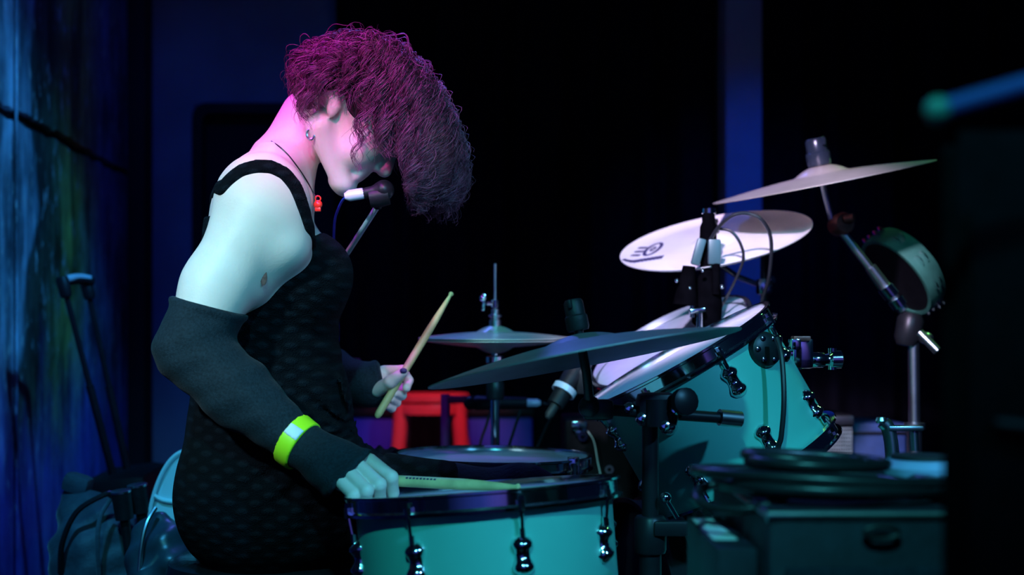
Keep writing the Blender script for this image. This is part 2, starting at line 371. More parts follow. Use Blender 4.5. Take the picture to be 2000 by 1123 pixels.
def net_obj(name, flds, m, parent, smooth_iter=1):
    Vs = []; Fs = []; n = 0
    o0 = np.array(WL[parent.name]) if parent is not None else None
    for f in flds:
        V, Q = nets(f)
        for _ in range(smooth_iter):           # one relaxation pass
            acc = np.zeros_like(V); cn = np.zeros(len(V))
            for a, b in ((0, 1), (1, 2), (2, 3), (3, 0)):
                np.add.at(acc, Q[:, a], V[Q[:, b]]); np.add.at(acc, Q[:, b], V[Q[:, a]]); np.add.at(cn, Q[:, a], 1); np.add.at(cn, Q[:, b], 1)
            V = V*.5+.5*acc/np.maximum(cn, 1)[:, None]
        Vs.append(V); Fs.append(Q+n); n += len(V)
    V = np.concatenate(Vs); Q = np.concatenate(Fs)
    if o0 is None: o0 = np.array([(V[:, 0].min()+V[:, 0].max())/2, (V[:, 1].min()+V[:, 1].max())/2, V[:, 2].min()])
    V = V-o0
    me = bpy.data.meshes.new(name); me.from_pydata(V.tolist(), [], Q.tolist()); me.materials.append(m); me.shade_smooth()
    o = link(name, me, parent)
    if parent is None: o.location = o0
    WL[o.name] = Vector(o0)
    return o
def V3(px, py, d): return np.array(P(px, py, d))

# ================================================================== THE ROOM
struct(MB().box((0.4, 1.2, -.05), (5.6, 8.4, .1), bev=0), 'floor', FLOORM)
struct(MB().box((0.4, -2.95, 1.55), (5.6, .1, 3.1), bev=0), 'wall_front', mat('front_wall_paint', (.45, .45, .5), .8))   # audience side, behind the camera
# left wall: x = WA - .05*d, clad with painted slabs that leave open joints
WA = -1.05
def wl(d, z, off=0): return Vector((WA-.05*d+off, d, z))
wall = struct(MB().prism([wl(.8, 0, -.16), wl(4.52, 0, -.16), wl(4.52, 3.1, -.16), wl(.8, 3.1, -.16)], (.14, 0, 0), 0), 'wall_left', DARKP)
def seam(d):                                   # the rough horizontal joint
    py = 208+(325-208)/225.0*((870+2600*WA/d)+0)
    return CZ-(py-HZ)/F*d
def slab(d0, d1, lower):
    n = 26; mb = MB(); bot = []; top = []
    for i in range(n+1):
        d = d0+(d1-d0)*i/n; j = random.uniform(-.006, .006)
        if lower: bot.append((d, .0)); top.append((d, seam(d)-.014+j))
        else: bot.append((d, seam(d)+.010+j)); top.append((d, 3.1))
    poly = [wl(d, z) for d, z in bot]+[wl(d, z) for d, z in reversed(top)]
    return mb.prism(poly, (-.022, 0, 0), .003)
for d0, d1 in ((.8, 2.2), (2.2, 3.243), (3.252, 4.40)):
    for lower in (0, 1): slab(d0+.003, d1-.003, lower).out('slab', MURAL, wall, ang=30)
mb = MB(); mb.tube([wl(3.247, .0, .004), wl(3.247, 3.1, .002)], .004, 8); mb.out('joint_bead', MURAL, wall)
# dark corner return, back wall, door, pillar
BD = 4.70
struct(MB().box((P(262, 655, 4.45).x, 4.46, 1.55), (.093, .10, 3.1)), 'trim_1', DARKP)
def bx(x0, x1, d0, d1, z0, z1, bev=.004): return MB().box(((x0+x1)/2, (d0+d1)/2, (z0+z1)/2), (x1-x0, d1-d0, z1-z0), bev=bev)
xl = P(200, 655, BD).x; xd = P(380, 655, BD).x; xd2 = P(668, 655, BD).x; xr = 2.8
zdt = CZ-(205-HZ)/F*BD
wb = MB()
wb.box(((xl+xd)/2, BD+.06, 1.55), (xd-xl, .12, 3.1), bev=0)
wb.box(((xd+xd2)/2, BD+.06, (zdt+3.1)/2), (xd2-xd, .12, 3.1-zdt), bev=0)
wb.box(((xd2+xr)/2, BD+.06, 1.55), (xr-xd2, .12, 3.1), bev=0)
struct(wb, 'wall_back', WALLB)
def rrect(x0, x1, z0, z1, r, y, n=6):
    pts = []
    for cx, cz, a0 in ((x1-r, z1-r, 0), (x0+r, z1-r, PI/2)):
        for i in range(n+1):
            a = a0+PI/2*i/n; pts.append(Vector((cx+r*math.cos(a), y, cz+r*math.sin(a))))
    pts += [Vector((x0, y, z0)), Vector((x1, y, z0))]
    return pts
dr = struct(MB().prism(rrect(xd+.012, xd2-.012, .01, zdt-.012, .035, BD+.05), (0, .045, 0), .003), 'door_1', DARKP)
fr = MB()
o_, i_ = rrect(xd-.006, xd2+.006, .0, zdt+.006, .05, BD-.012), rrect(xd+.03, xd2-.03, .0, zdt-.03, .03, BD-.012)
n = len(o_); fr.raw(o_+i_+[p+Vector((0, .05, 0)) for p in o_]+[p+Vector((0, .05, 0)) for p in i_],
    [(k, k+1, n+k+1, n+k) for k in range(n-1) if k != n-2]+[(2*n+k, 3*n+k, 3*n+k+1, 2*n+k+1) for k in range(n-1) if k != n-2]+[(k, 2*n+k, 2*n+k+1, k+1) for k in range(n-1) if k != n-2]+[(n+k, n+k+1, 3*n+k+1, 3*n+k) for k in range(n-1) if k != n-2])
fr.out('door_frame', BLACKMET, dr)
mb = MB(); mb.cyl((xd+.11, BD+.05, .98), (xd+.11, BD-.0, .98), .012); mb.tube([(xd+.11, BD+.0, .98), (xd+.21, BD-.0, .98)], .009); mb.out('door_handle', BLACKMET, dr)
struct(bx(P(1410, 655, 4.5).x, P(1480, 655, 4.5).x, 4.42, 4.66, 0, 3.1, .006), 'trim_2', PILL)
def curtain(x0, x1, d, label):
    n = int((x1-x0)/.012); mb = MB(); pts = []
    for i in range(n+1):
        x = x0+(x1-x0)*i/n; pts.append(Vector((x, d+.03*math.sin(x*38)+.014*math.sin(x*61+1), 0)))
    rings = [[p+Vector((0, 0, .01)) for p in pts]+[p+Vector((0, .006, .01)) for p in reversed(pts)], [p+Vector((.01*math.sin(p.x*9), 0, 3.0)) for p in pts]+[p+Vector((0, .006, 3.0)) for p in reversed(pts)]]
    mb.rings(rings)
    o = mb.out('stage_curtain', CURT); return tag(o, label, 'curtain')
curtain(P(652, 0, 4.55).x, P(1402, 0, 4.55).x, 4.56, 'wide black stage curtain hanging behind the drummer and hi-hat')
curtain(P(1486, 0, 4.55).x, 2.6, 4.56, 'black stage curtain hanging to the right of the blue pillar')

# ================================================================== PERSON
person = thing('person', 'person with curly dark hair in a black knit dress, head bowed, drumming seated', 'person', P(520, 1065, 2.25)*1.0)
MID = 2.25
tab = np.array([  # row, back, front, half width across
 (300, 522, 585, .060), (318, 480, 588, .085), (340, 452, 590, .115), (370, 432, 594, .145), (410, 423, 602, .160), (450, 417, 614, .165), (500, 412, 632, .160), (560, 398, 652, .152), (600, 396, 655, .146),
 (640, 393, 650, .138), (700, 385, 658, .137), (760, 390, 672, .148), (830, 382, 680, .165), (900, 377, 684, .183), (960, 382, 684, .19), (1020, 398, 680, .19), (1060, 415, 665, .18), (1085, 445, 630, .15)], float)
tz = CZ-(tab[:, 0]-HZ)/F*MID; tb = (tab[:, 1]-1000)/F*MID; tf = (tab[:, 2]-1000)/F*MID
def torso(fld, k, infl=0.0):
    sl, (X, Y, Z) = fld.sub((tb.min()-.1, MID-.25, tz.min()-.05), (tf.max()+.1, MID+.25, tz.max()+.05))
    z = Z.ravel(); o = np.argsort(tz)
    ker = np.array([1, 2, 3, 2, 1])/9.
    def ip(a):
        v = np.interp(z, tz[o], a[o]); return np.convolve(np.pad(v, 2, 'edge'), ker, 'valid')
    b_, f_, w_ = ip(tb), ip(tf), ip(tab[:, 3])
    cx = ((b_+f_)/2)[None, None, :]; a = ((f_-b_)/2+infl)[None, None, :]; wd = (w_+infl)[None, None, :]
    q = (np.abs((X-cx)/a)**2.3+np.abs((Y-MID)/wd)**2.3)**(1/2.3)
    d = (q-1)*np.minimum(a, wd)*.9
    d = np.maximum(d, np.maximum(Z-tz.max(), tz.min()-Z))
    fld.put(sl, d, k)
# head frame: nose direction f, crown direction u, origin at the ear
TH = math.radians(48); HS = 1.0
hf = np.array((math.cos(TH), 0, -math.sin(TH))); hu = np.array((math.sin(TH), 0, math.cos(TH))); hy = np.array((0, 1., 0))
HO = V3(652, 216, 2.23)
def H(f, u, y=0.0): return HO+(hf*f+hu*u+hy*y)*HS
HR = [hf, hy, hu]
lo = (P(330, 0, 2.1).x-.05, 1.86, .50); hi = (P(820, 0, 2.25).x+.05, 2.58, 1.46)
B = Field(lo, hi, .004)
torso(B, 0)
# neck and shoulders
B.cap(V3(540, 345, MID), V3(600, 228, MID), .050, .045, .025)
B.cap(V3(560, 330, MID), V3(566, 400, MID), .040, .034, .03)
for s in (-1, 1):
    B.cap(V3(540, 330, MID+s*.03), V3(505, 372, MID+s*.14), .040, .052, .04)          # trapezius
    B.cap(V3(590, 392, MID+s*.03), V3(545, 372, MID+s*.13), .012, .014, .03)          # collar bone
    B.ell(V3(612, 540, MID+s*.075), (.058, .062, .062), k=.04)                        # bust
# right arm (camera side)
SR, ER, WR = V3(508, 402, 2.085), V3(374, 682, 2.03), V3(668, 913, 1.95)
B.ell(V3(518, 392, 2.10), (.062, .055, .068), k=.03)
B.cap(V3(505, 428, 2.085), V3(424, 560, 2.06), .065, .0505, .03)
B.cap(V3(424, 560, 2.06), ER, .0505, .046, .03)
B.cap(V3(553, 395, 2.10), V3(563, 480, 2.08), .028, .028, .04)                      # fold of the armpit
B.cap(V3(556, 478, 2.09), V3(490, 552, 2.09), .024, .024, .035)
def forearm(fld, k=.025, e=0.0):
    fld.cap(ER, V3(466, 768, 2.01), .046+e, .047+e, k); fld.cap(V3(466, 768, 2.01), V3(582, 866, 1.98), .047+e, .0285+e, k*.5); fld.cap(V3(582, 866, 1.98), WR, .0285+e, .0260+e, k*.5)
forearm(B)
# left arm (far side): mostly hidden, forearm comes forward past the waist
SL, EL, WLf = V3(512, 392, 2.40), V3(560, 690, 2.54), V3(722, 752, 2.43)
B.ell(SL, (.062, .055, .066), k=.03); B.cap(SL, EL, .052, .042, .03)
def forearm_l(fld, k=.025, e=0.0): fld.cap(EL, V3(640, 730, 2.50), .042+e, .042+e, k); fld.cap(V3(640, 730, 2.50), WLf, .042+e, .031+e, k)
forearm_l(B)
# head
CRN, CRR = (.0, .048), np.array((.092, .073, .084))
B.ell(H(*CRN), CRR, HR, .02)
B.ell(H(.066, .004), np.array((.054, .060, .070)), HR, .03)
for s in (-1, 1):
    B.cap(H(.016, -.034, s*.050), H(.098, -.068, s*.017), .025, .018, .014)          # jaw
    B.ell(H(.084, -.008, s*.036), np.array((.026, .022, .026)), HR, .02)             # cheek
    B.ell(H(.100, .046, s*.030), np.array((.018, .024, .010)), HR, .012)             # brow
    B.ell(H(.097, .027, s*.031), np.array((.013, .016, .010)), HR, .006)             # closed lids
    B.ell(H(.119, -.009, s*.011), np.array((.010, .008, .007)), HR, .008)            # nostril wings
    e0 = np.array((.30, 0, .954)); e1 = np.array((.954, .0, -.30)); e1 = e1*.93+hy*s*-.36; e2 = np.cross(e1, e0)
    ec = (V3(653, 201, 2.152) if s < 0 else V3(653, 201, 2.308))+hy*(.004 if s < 0 else -.004)
    B.ell(ec, np.array((.0120, .0060, .0245)), np.stack([e1, e2, e0]), .011)         # ear
    B.ell(ec+hy*s*.007+e0*.004-e1*.001, np.array((.0070, .0048, .0165)), np.stack([e1, e2, e0]), 0, True)
    B.cap(ec+hy*s*.002+e0*.010, ec+hy*s*.003-e0*.008+e1*.003, .0026, .003, .003)
B.cap(H(.106, -.070), H(.094, -.070), .019, .019, .014)                              # chin
B.cap(H(.110, .040), H(.132, -.004), .0085, .0120, .012)                             # nose
B.cap(H(.110, -.030, -.015), H(.110, -.030, .015), .007, .007, .010)
B.cap(H(.109, -.042, -.012), H(.109, -.042, .012), .008, .008, .010)
# hands, finer grid; the wrists run on inside the sleeves
def hand(chains, palm, lo, hi):
    h = Field(lo, hi, .0018)
    for a, b, ra, rb in palm: h.cap(a, b, ra, rb, .010)
    for ch in chains:
        t = Field.__new__(Field); t.__dict__.update(h.__dict__); t.F = np.full(h.n, .5, np.float32)
        pts, rs = ch
        for i in range(len(pts)-1): t.cap(pts[i], pts[i+1], rs[i], rs[i+1], .003)
        kk = .0022; hh = np.maximum(kk-np.abs(h.F-t.F), 0)/kk; h.F = np.minimum(h.F, t.F)-hh*hh*kk*.25
    return h
r_ = [.0104, .0100, .0092, .0082]
Rch = [([V3(722, 899, 1.925), V3(764, 932, 1.900), V3(767, 962, 1.918), V3(750, 966, 1.945)], r_),
       ([V3(703, 912, 1.905), V3(741, 946, 1.880), V3(741, 971, 1.900), V3(726, 972, 1.930)], r_),
       ([V3(685, 928, 1.892), V3(716, 958, 1.868), V3(713, 978, 1.888), V3(700, 978, 1.916)], r_),
       ([V3(669, 944, 1.888), V3(691, 967, 1.868), V3(687, 977, 1.886), V3(681, 973, 1.912)], [.0098, .0090, .0084, .0074]),
       ([V3(700, 925, 1.97), V3(745, 935, 1.965), V3(772, 938, 1.952)], [.013, .011, .008])]
Rpalm = [(WR, V3(714, 906, 1.932), .024, .0125), (WR, V3(697, 918, 1.916), .024, .0135), (WR, V3(681, 932, 1.906), .024, .013), (WR, V3(668, 944, 1.900), .023, .012), (V3(648, 898, 1.96), WR, .026, .025), (WR, V3(700, 925, 1.97), .022, .015)]
RH = hand(Rch, Rpalm, P(615, 1010, 1.95)-Vector((0, .1, 0)), P(800, 850, 1.95)+Vector((0, .07, 0)))
l_ = [.0100, .0092, .0086, .0074]
Lch = [([V3(750, 724, 2.44), V3(786, 723, 2.425), V3(798, 743, 2.405), V3(794, 758, 2.39)], l_),
       ([V3(748, 744, 2.45), V3(785, 758, 2.44), V3(785, 772, 2.41), V3(771, 768, 2.385)], l_),
       ([V3(742, 762, 2.45), V3(774, 776, 2.435), V3(774, 786, 2.41), V3(764, 779, 2.385)], l_),
       ([V3(736, 778, 2.445), V3(764, 790, 2.43), V3(765, 797, 2.405), V3(755, 793, 2.385)], [.009, .0085, .008, .007]),
       ([V3(738, 762, 2.40), V3(762, 746, 2.375), V3(788, 727, 2.365)], [.0135, .0115, .0082])]
Lpalm = [(WLf, V3(748, 730, 2.44), .026, .014), (WLf, V3(744, 748, 2.45), .026, .015), (WLf, V3(740, 764, 2.45), .026, .014), (WLf, V3(736, 776, 2.445), .026, .013), (WLf, V3(742, 758, 2.405), .024, .015), (V3(690, 748, 2.46), WLf, .03, .027)]
LH = hand(Lch, Lpalm, P(660, 840, 2.42)-Vector((0, .09, 0)), P(825, 690, 2.42)+Vector((0, .09, 0)))
# cut the coarse arm away where the fine hands take over, inside the sleeves
net_obj('body', [B, RH, LH], SKIN, person)
# finger nails (dark polish) on the far thumb, pale on the near one
mb = MB(); mb.ball(V3(788, 724, 2.357), .0055, 1.2, .6, .9); tag(mb.out('thumbnail', INK, person), 'dark painted thumbnail')
mb = MB(); mb.ball(V3(775, 935, 1.945), .006, 1.4, .8, .5); mb.out('thumbnail', SKIN, person)

# --- dress
D = Field((P(330, 0, 2.25).x-.04, 1.98, .49), (P(905, 0, 2.2).x, 2.62, 1.25), .005)
torso(D, 0, .007)
for s in (-1, 1): D.ell(V3(612, 540, MID+s*.075), (.066, .070, .070), k=.04)
KR, KL = V3(1030, 987, 2.13), V3(885, 943, 2.74)
D.cap(V3(470, 985, 2.16), V3(860, 976, 2.135), .100, .0655, .05)
D.cap(V3(470, 975, 2.36), V3(770, 940, 2.62), .098, .066, .05)
D.cap(V3(600, 980, 2.20), V3(720, 950, 2.28), .08, .06, .06)
X, Y, Z = D.grids()
px = 1000+F*X/np.maximum(Y, .1)
# folds gathering at the crease of the lap
cr = np.array(P(688, 845, 2.2)); ang = np.arctan2(Z-cr[2], X-cr[0]); rad = np.sqrt((X-cr[0])**2+(Z-cr[2])**2)
D.F += (.0045*np.sin(ang*17+Y*26)*np.exp(-((rad-.07)/.09)**2)+.0022*np.sin(ang*9+Y*40+rad*30)*np.exp(-rad/.25)).astype(np.float32)
D.F += (.0016*np.sin(Z*170+X*60)*np.exp(-((Z-P(0, 690, MID).z)/.05)**2)).astype(np.float32)
ztop = np.interp(px, [380, 430, 500, 560, 600, 640, 680], [CZ-(q-HZ)/F*MID for q in (425, 440, 480, 485, 478, 455, 440)])
D.F = np.maximum(D.F, (Z-ztop).astype(np.float32))
# straps lie on the skin, so they are the band of body surface near the strap's path
def strap(path):
    T = Field((P(395, 0, 2.2).x-.03, 2.02, P(0, 520, 2.1).z-.03), (P(625, 0, 2.2).x+.03, 2.34, P(0, 320, 2.1).z+.03), .0025)
    pts = []
    for q_ in path:
        a, b = q_[:2]; d = q_[2] if len(q_) > 2 else B.hit(a, b)
        pts.append(V3(a, b, d if d else 2.12))
    for i in range(len(pts)-1): T.cap(pts[i], pts[i+1], .0135, .0135, 0)
    x_, y_, z_ = T.grids(); T.F = np.maximum(T.F, (B.at(np.stack(np.broadcast_arrays(x_, y_, z_), -1))-.0045).astype(np.float32)); return T
q = np.stack(np.broadcast_arrays(X, Y, Z), -1)
Bd = np.full(D.n, .5, np.float32); Bd[:] = B.at(q).astype(np.float32)
st = strap([(404, 470, 2.26), (412, 430, 2.24), (421, 400, 2.22), (427, 384, 2.19), (436, 366), (450, 350), (472, 334), (500, 326), (530, 327), (556, 340), (577, 366), (590, 400), (602, 440), (614, 480), (622, 510)])
pl = [V3(424, 408, 2.37), V3(445, 358, 2.365), V3(500, 327, 2.35), V3(556, 340, 2.355), V3(592, 400, 2.37), V3(618, 500, 2.36)]
T = Field.__new__(Field); T.__dict__.update(D.__dict__); T.F = np.full(D.n, .5, np.float32)
for i in range(len(pl)-1): T.cap(pl[i], pl[i+1], .02, .02, 0)
D.F = np.minimum(D.F, np.maximum(T.F, Bd-.0045))
net_obj('dress', [D, st], DRESS, person)

# --- trousers and shoes
G = Field((P(430, 0, 2.2).x, 1.98, .02), (P(1130, 0, 2.2).x+.1, 2.86, .72), .007)
G.cap(V3(470, 990, 2.16), KR, .088, .060, .03); G.cap(KR, (-.05, 2.13, .10), .057, .042, .03)
G.cap(V3(470, 980, 2.36), KL, .086, .060, .03); G.cap(KL, (-.16, 2.69, .10), .056, .042, .03)
X, Y, Z = G.grids()
G.F += (.003*np.sin(X*60+Z*35+Y*20)).astype(np.float32)*(Z > .3)
net_obj('trousers', [G], DENIM, person)
for x, y in ((-.05, 2.13), (-.16, 2.69)):
    S = Field((x-.12, y-.08, -.01), (x+.24, y+.08, .2), .006)
    S.cap((x, y, .11), (x-.01, y, .05), .045, .045, .02); S.cap((x-.03, y, .042), (x+.15, y, .036), .042, .034, .03)
    X, Y, Z = S.grids(); S.F = np.maximum(S.F, np.broadcast_to((.004-Z).astype(np.float32), S.F.shape))
    net_obj('shoe', [S], BLACK, person)

# --- fingerless arm warmers
def sleeve(name, build, lo, hi, planes, hems):
    A = Field(lo, hi, .0045); build(A)
    X, Y, Z = A.grids()
    A.F += (.0012*np.sin(X*90+Z*70+Y*30)+.001*np.sin(Z*160-X*50)).astype(np.float32)
    for (p, nrm) in planes:
        nn = np.array(nrm)/np.linalg.norm(nrm); dist = (X-p[0])*nn[0]+(Y-p[1])*nn[1]+(Z-p[2])*nn[2]
        A.F -= (.0038*(np.exp(-((dist+.006)/.005)**2))).astype(np.float32)               # rolled hem
        A.F = np.maximum(A.F, dist.astype(np.float32))
    return net_obj(name, [A], KNITS, person)
def bR(A):
    e = .0055
    A.cap(V3(505, 428, 2.085), V3(424, 560, 2.06), .065+e, .0505+e, .02); A.cap(V3(424, 560, 2.06), ER, .0505+e, .049+e, .025); forearm(A, .02, e); A.cap(WR, V3(705, 925, 1.925), .036, .036, .02); A.cap(V3(635, 900, 1.955), V3(676, 950, 1.91), .034, .029, .02)
up = V3(470, 612, 2.06)-V3(350, 580, 2.06)
nu = np.array((-up[2], 0, up[0])); nu = nu if nu[2] > 0 else -nu
cf = V3(735, 885, 1.92)-V3(664, 958, 1.92); nc = np.array((-cf[2], 0, cf[0])); nc = nc if nc[0] > 0 else -nc
sleeve('arm_warmer', bR, (P(300, 0, 2.05).x-.03, 1.88, P(0, 985, 1.95).z), (P(745, 0, 1.95).x+.02, 2.17, P(0, 560, 2.05).z), [(V3(410, 596, 2.06), nu), (V3(684, 926, 1.92), nc)], 0)
def bL(A): A.cap(SL+(EL-SL)*.55, EL, .056, .048, .02); forearm_l(A, .02, .006); A.cap(WLf, V3(755, 748, 2.43), .036, .034, .02)
cf = V3(742, 716, 2.42)-V3(760, 772, 2.42); nc = np.array((-cf[2], 0, cf[0])); nc = nc if nc[0] > 0 else -nc
sleeve('arm_warmer', bL, (P(500, 0, 2.5).x-.05, 2.33, P(0, 830, 2.5).z), (P(775, 0, 2.45).x+.02, 2.63, P(0, 520, 2.5).z), [(V3(750, 745, 2.42), nc), (SL+(EL-SL)*.6, SL-EL)], 0)

# --- wrist band: follows the near sleeve's surface
wc = V3(580, 867, 1.98); wax = V3(672, 913, 1.95)-V3(500, 794, 2.0); wax = wax/np.linalg.norm(wax)
wup = np.array((-wax[2], 0, wax[0])); wup = wup/np.linalg.norm(wup); wup = wup if wup[2] > 0 else -wup
def wrist_piece(name, off, half, m, parent, rng_=None):
    A = Field(tuple(wc-.075), tuple(wc+.075), .0022); forearm(A, .02, .0055)
    X, Y, Z = A.grids(); d = (X-wc[0])*wax[0]+(Y-wc[1])*wax[1]+(Z-wc[2])*wax[2]; u = (X-wc[0])*wup[0]+(Y-wc[1])*wup[1]+(Z-wc[2])*wup[2]
    A.F = np.maximum(A.F-off, (np.abs(d)-half).astype(np.float32))
    if rng_: A.F = np.maximum(A.F, np.maximum(np.maximum(rng_[0]-u, u-rng_[1]), Y-wc[1]+.004).astype(np.float32))
    return net_obj(name, [A], m, parent)
wband = wrist_piece('wristband', .0040, .0125, NEON, person); wband['label'] = 'neon yellow-green paper wristband'
lab = wrist_piece('printed_label', .0053, .0118, WHITEL, wband, (.009, .027)); lab['label'] = 'white printed label on the wristband'
# --- necklace, pendant, ear stretcher
def onskin(pts, off=.0025):
    r = []
    for a, b in pts:
        d = B.hit(a, b); r.append(P(a, b, (d or 2.2)-off))
    return r
mb = MB(); mb.tube(bez(onskin([(530, 276), (545, 286), (562, 302), (578, 322), (592, 342), (603, 360), (610, 374)])+[P(619, 388, 2.22)], 6), .0013, 6)
neck = mb.out('necklace', BLACKMET, person); neck['label'] = 'thin dark chain necklace'
mb = MB(); c = P(621, 402, 2.22)
mb.ball(c+Vector((0, 0, .002)), .0075, 1, .8, 1); mb.box(c+Vector((0, 0, -.006)), (.010, .008, .007), bev=.0015)
mb.tube([c+Vector((.0045*math.cos(t*PI/6), 0, .012+.0045*math.sin(t*PI/6))) for t in range(12)], .0013, 6, closed=True)
mb.out('pendant', REDP, neck)['label'] = 'small red pendant'
mb = MB()
d = B.hit(607, 266) or 2.18
c = P(607, 262, d-.004); mb.tube([c+Vector((.0065*math.cos(t*PI/9), -.001*t/18, .0085*math.sin(t*PI/9))) for t in range(18)], .0022, 8, closed=True)
mb.out('earring', STEEL, person)['label'] = 'grey ring earring'
# mole-like bruise on the upper arm
dd = B.hit(513, 541); mb = MB()
if dd:
    mb.ball(P(515, 541, dd+.0004), .010, .55, .10, 1.3); tag(mb.out('tattoo', mat('faded_tattoo', (.09, .055, .05), .7, 0, .3, 200, 0, 10, .1), person), 'small faded mark on the upper arm')

# --- hair: an under layer and several thousand curled strands grown from the scalp
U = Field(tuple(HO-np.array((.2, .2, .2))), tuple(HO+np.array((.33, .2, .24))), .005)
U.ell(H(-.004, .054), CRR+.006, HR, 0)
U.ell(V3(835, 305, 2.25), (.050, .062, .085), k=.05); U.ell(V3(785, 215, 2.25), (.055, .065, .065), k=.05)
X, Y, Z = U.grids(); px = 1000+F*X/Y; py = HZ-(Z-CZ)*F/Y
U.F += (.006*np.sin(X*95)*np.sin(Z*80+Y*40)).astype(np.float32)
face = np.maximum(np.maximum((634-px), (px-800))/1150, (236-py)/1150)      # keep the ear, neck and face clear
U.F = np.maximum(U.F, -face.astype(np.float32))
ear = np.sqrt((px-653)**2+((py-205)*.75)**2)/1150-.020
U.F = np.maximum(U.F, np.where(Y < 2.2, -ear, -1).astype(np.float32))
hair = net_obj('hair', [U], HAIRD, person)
NS = 7200
th = rng.uniform(-1, 1, NS*3); ph = rng.uniform(0, 2*PI, NS*3); sn = np.sqrt(1-th**2)
dirs = np.stack([sn*np.cos(ph), sn*np.sin(ph), th], -1)               # head frame: f, y, u
keep = (dirs[:, 2] > -.30+.75*np.maximum(dirs[:, 0], 0)) & ~((dirs[:, 2] < .12) & (dirs[:, 0] > -.28) & (dirs[:, 0] < .3))
dirs = dirs[keep][:NS]
ex = np.array((.34, -.74, .50))+rng.normal(0, .22, (4200, 3)); ex /= np.linalg.norm(ex, axis=1)[:, None]   # more on the near temple
dirs = np.concatenate([dirs, ex[(ex[:, 0] > .08) & (ex[:, 2] > .18)]]); NS = len(dirs)
rad = CRR
fr3 = np.stack([hf, hy, hu])
nw = dirs/CRR; nw /= np.linalg.norm(nw, axis=1)[:, None]
nw = nw@fr3
p = np.array(H(*CRN))+(dirs*rad)@fr3
rpx = 1000+F*p[:, 0]/p[:, 1]
NG = 600; gi = rng.permutation(NS)[:NG]      # guide locks; every strand follows the nearest lock
near = ((dirs[:, None, :]-dirs[None, gi, :])**2).sum(-1).argmin(1)
allp, alld = p, dirs
K = 30
p = p[gi]; nwg = nw[gi]; rp = rpx[gi]; n_ = NG
Ln = np.interp(rp, [560, 600, 650, 690, 740, 800], [.060, .085, .120, .185, .24, .27])*rng.uniform(.8, 1.15, n_)
step = Ln/K
lift = np.interp(rp, [560, 640, 720, 800], [.5, .5, .7, 1.1])*rng.uniform(.6, 1.25, n_)
vel = nwg*lift[:, None]+rng.normal(0, .25, (n_, 3))+np.array((.25, 0, 0))*np.interp(rp, [600, 690, 720, 800], [-.5, 0, .4, 1.3])[:, None]
vel /= np.linalg.norm(vel, axis=1)[:, None]
path = [p.copy()]; cen = np.array(H(*CRN))
for i in range(K):
    g = .055+.11*(i/K)
    vel = vel+np.array((0, 0, -1))*g*np.interp(rp, [600, 700, 800], [.9, 1.2, .95])[:, None]+rng.normal(0, .04, (n_, 3))
    vel /= np.linalg.norm(vel, axis=1)[:, None]
    p = p+vel*step[:, None]
    q = (p-cen)@fr3.T; rr = np.sqrt(((q/(rad+.016))**2).sum(1)); ins = rr < 1
    if ins.any(): q[ins] /= rr[ins][:, None]; p[ins] = cen+q[ins]@fr3
    path.append(p.copy())
path = np.stack(path, 1)
# the hair springs back into a rounded mass: soft limit on the distance from its middle
HC = V3(738, 245, 2.25); SCL = 2.25/F
sil = np.array([(586, 256), (578, 192), (578, 142), (612, 102), (655, 90), (700, 86), (745, 87), (782, 108), (824, 154), (860, 206), (888, 268), (906, 328), (906, 388), (886, 430), (840, 452), (795, 450), (740, 470), (660, 430), (590, 350)], float)-np.array((738, 245))
sa = np.arctan2(sil[:, 1], sil[:, 0]); so = np.argsort(sa); sr = np.hypot(sil[:, 0], sil[:, 1])
eg = rng.uniform(.92, 1.05, NG)
def envelope(path):
    rel = path-HC; dy = .135*np.tanh(rel[..., 1]/.135); ix, iy = rel[..., 0]/SCL, -rel[..., 2]/SCL
    r = np.hypot(ix, iy); a_ = np.arctan2(iy, ix); Rm = np.interp(a_, np.concatenate([sa[so]-2*PI, sa[so], sa[so]+2*PI]), np.tile(sr[so], 3))*np.sqrt(np.clip(1-(dy/.17)**2, .2, 1))*eg[:, None]
    k0 = .72*Rm; r2 = np.where(r < k0, r, k0+(Rm-k0)*np.tanh((r-k0)/(Rm-k0))); f = r2/np.maximum(r, 1e-6)
    return np.stack([HC[0]+rel[..., 0]*f, HC[1]+dy, HC[2]+rel[..., 2]*f], -1)
path = envelope(path)
t = np.linspace(0, 1, K+1)
freq = rng.uniform(15, 25, NG)*Ln/.2; amp = rng.uniform(.006, .0135, NG); w0 = rng.uniform(0, 2*PI, NG)
tan = np.gradient(path, axis=1); tan /= np.linalg.norm(tan, axis=2)[..., None]+1e-9
n1 = np.cross(tan, np.array((.3, .9, .2))); n1 /= np.linalg.norm(n1, axis=2)[..., None]+1e-9; n2 = np.cross(tan, n1)
# strands: offset from the lock, same phase with a little freedom
off = (allp-allp[gi][near])*.42+rng.normal(0, .0024, (NS, 3))
frz = rng.random(NS) < .3
off[frz] += rng.normal(0, .008, (frz.sum(), 3))
base = path[near]+off[:, None, :]*(1-.35*t)[None, :, None]
phs = w0[near][:, None]+rng.normal(0, .35, NS)[:, None]+(freq[near]*rng.normal(1, .04, NS))[:, None]*t[None]
en = (amp[near]*rng.uniform(.75, 1.25, NS))[:, None]*np.clip(t*3, 0, 1)[None]
n1 = n1[near]; n2 = n2[near]
path = base+n1*(np.cos(phs)*en)[..., None]+n2*(np.sin(phs)*en)[..., None]
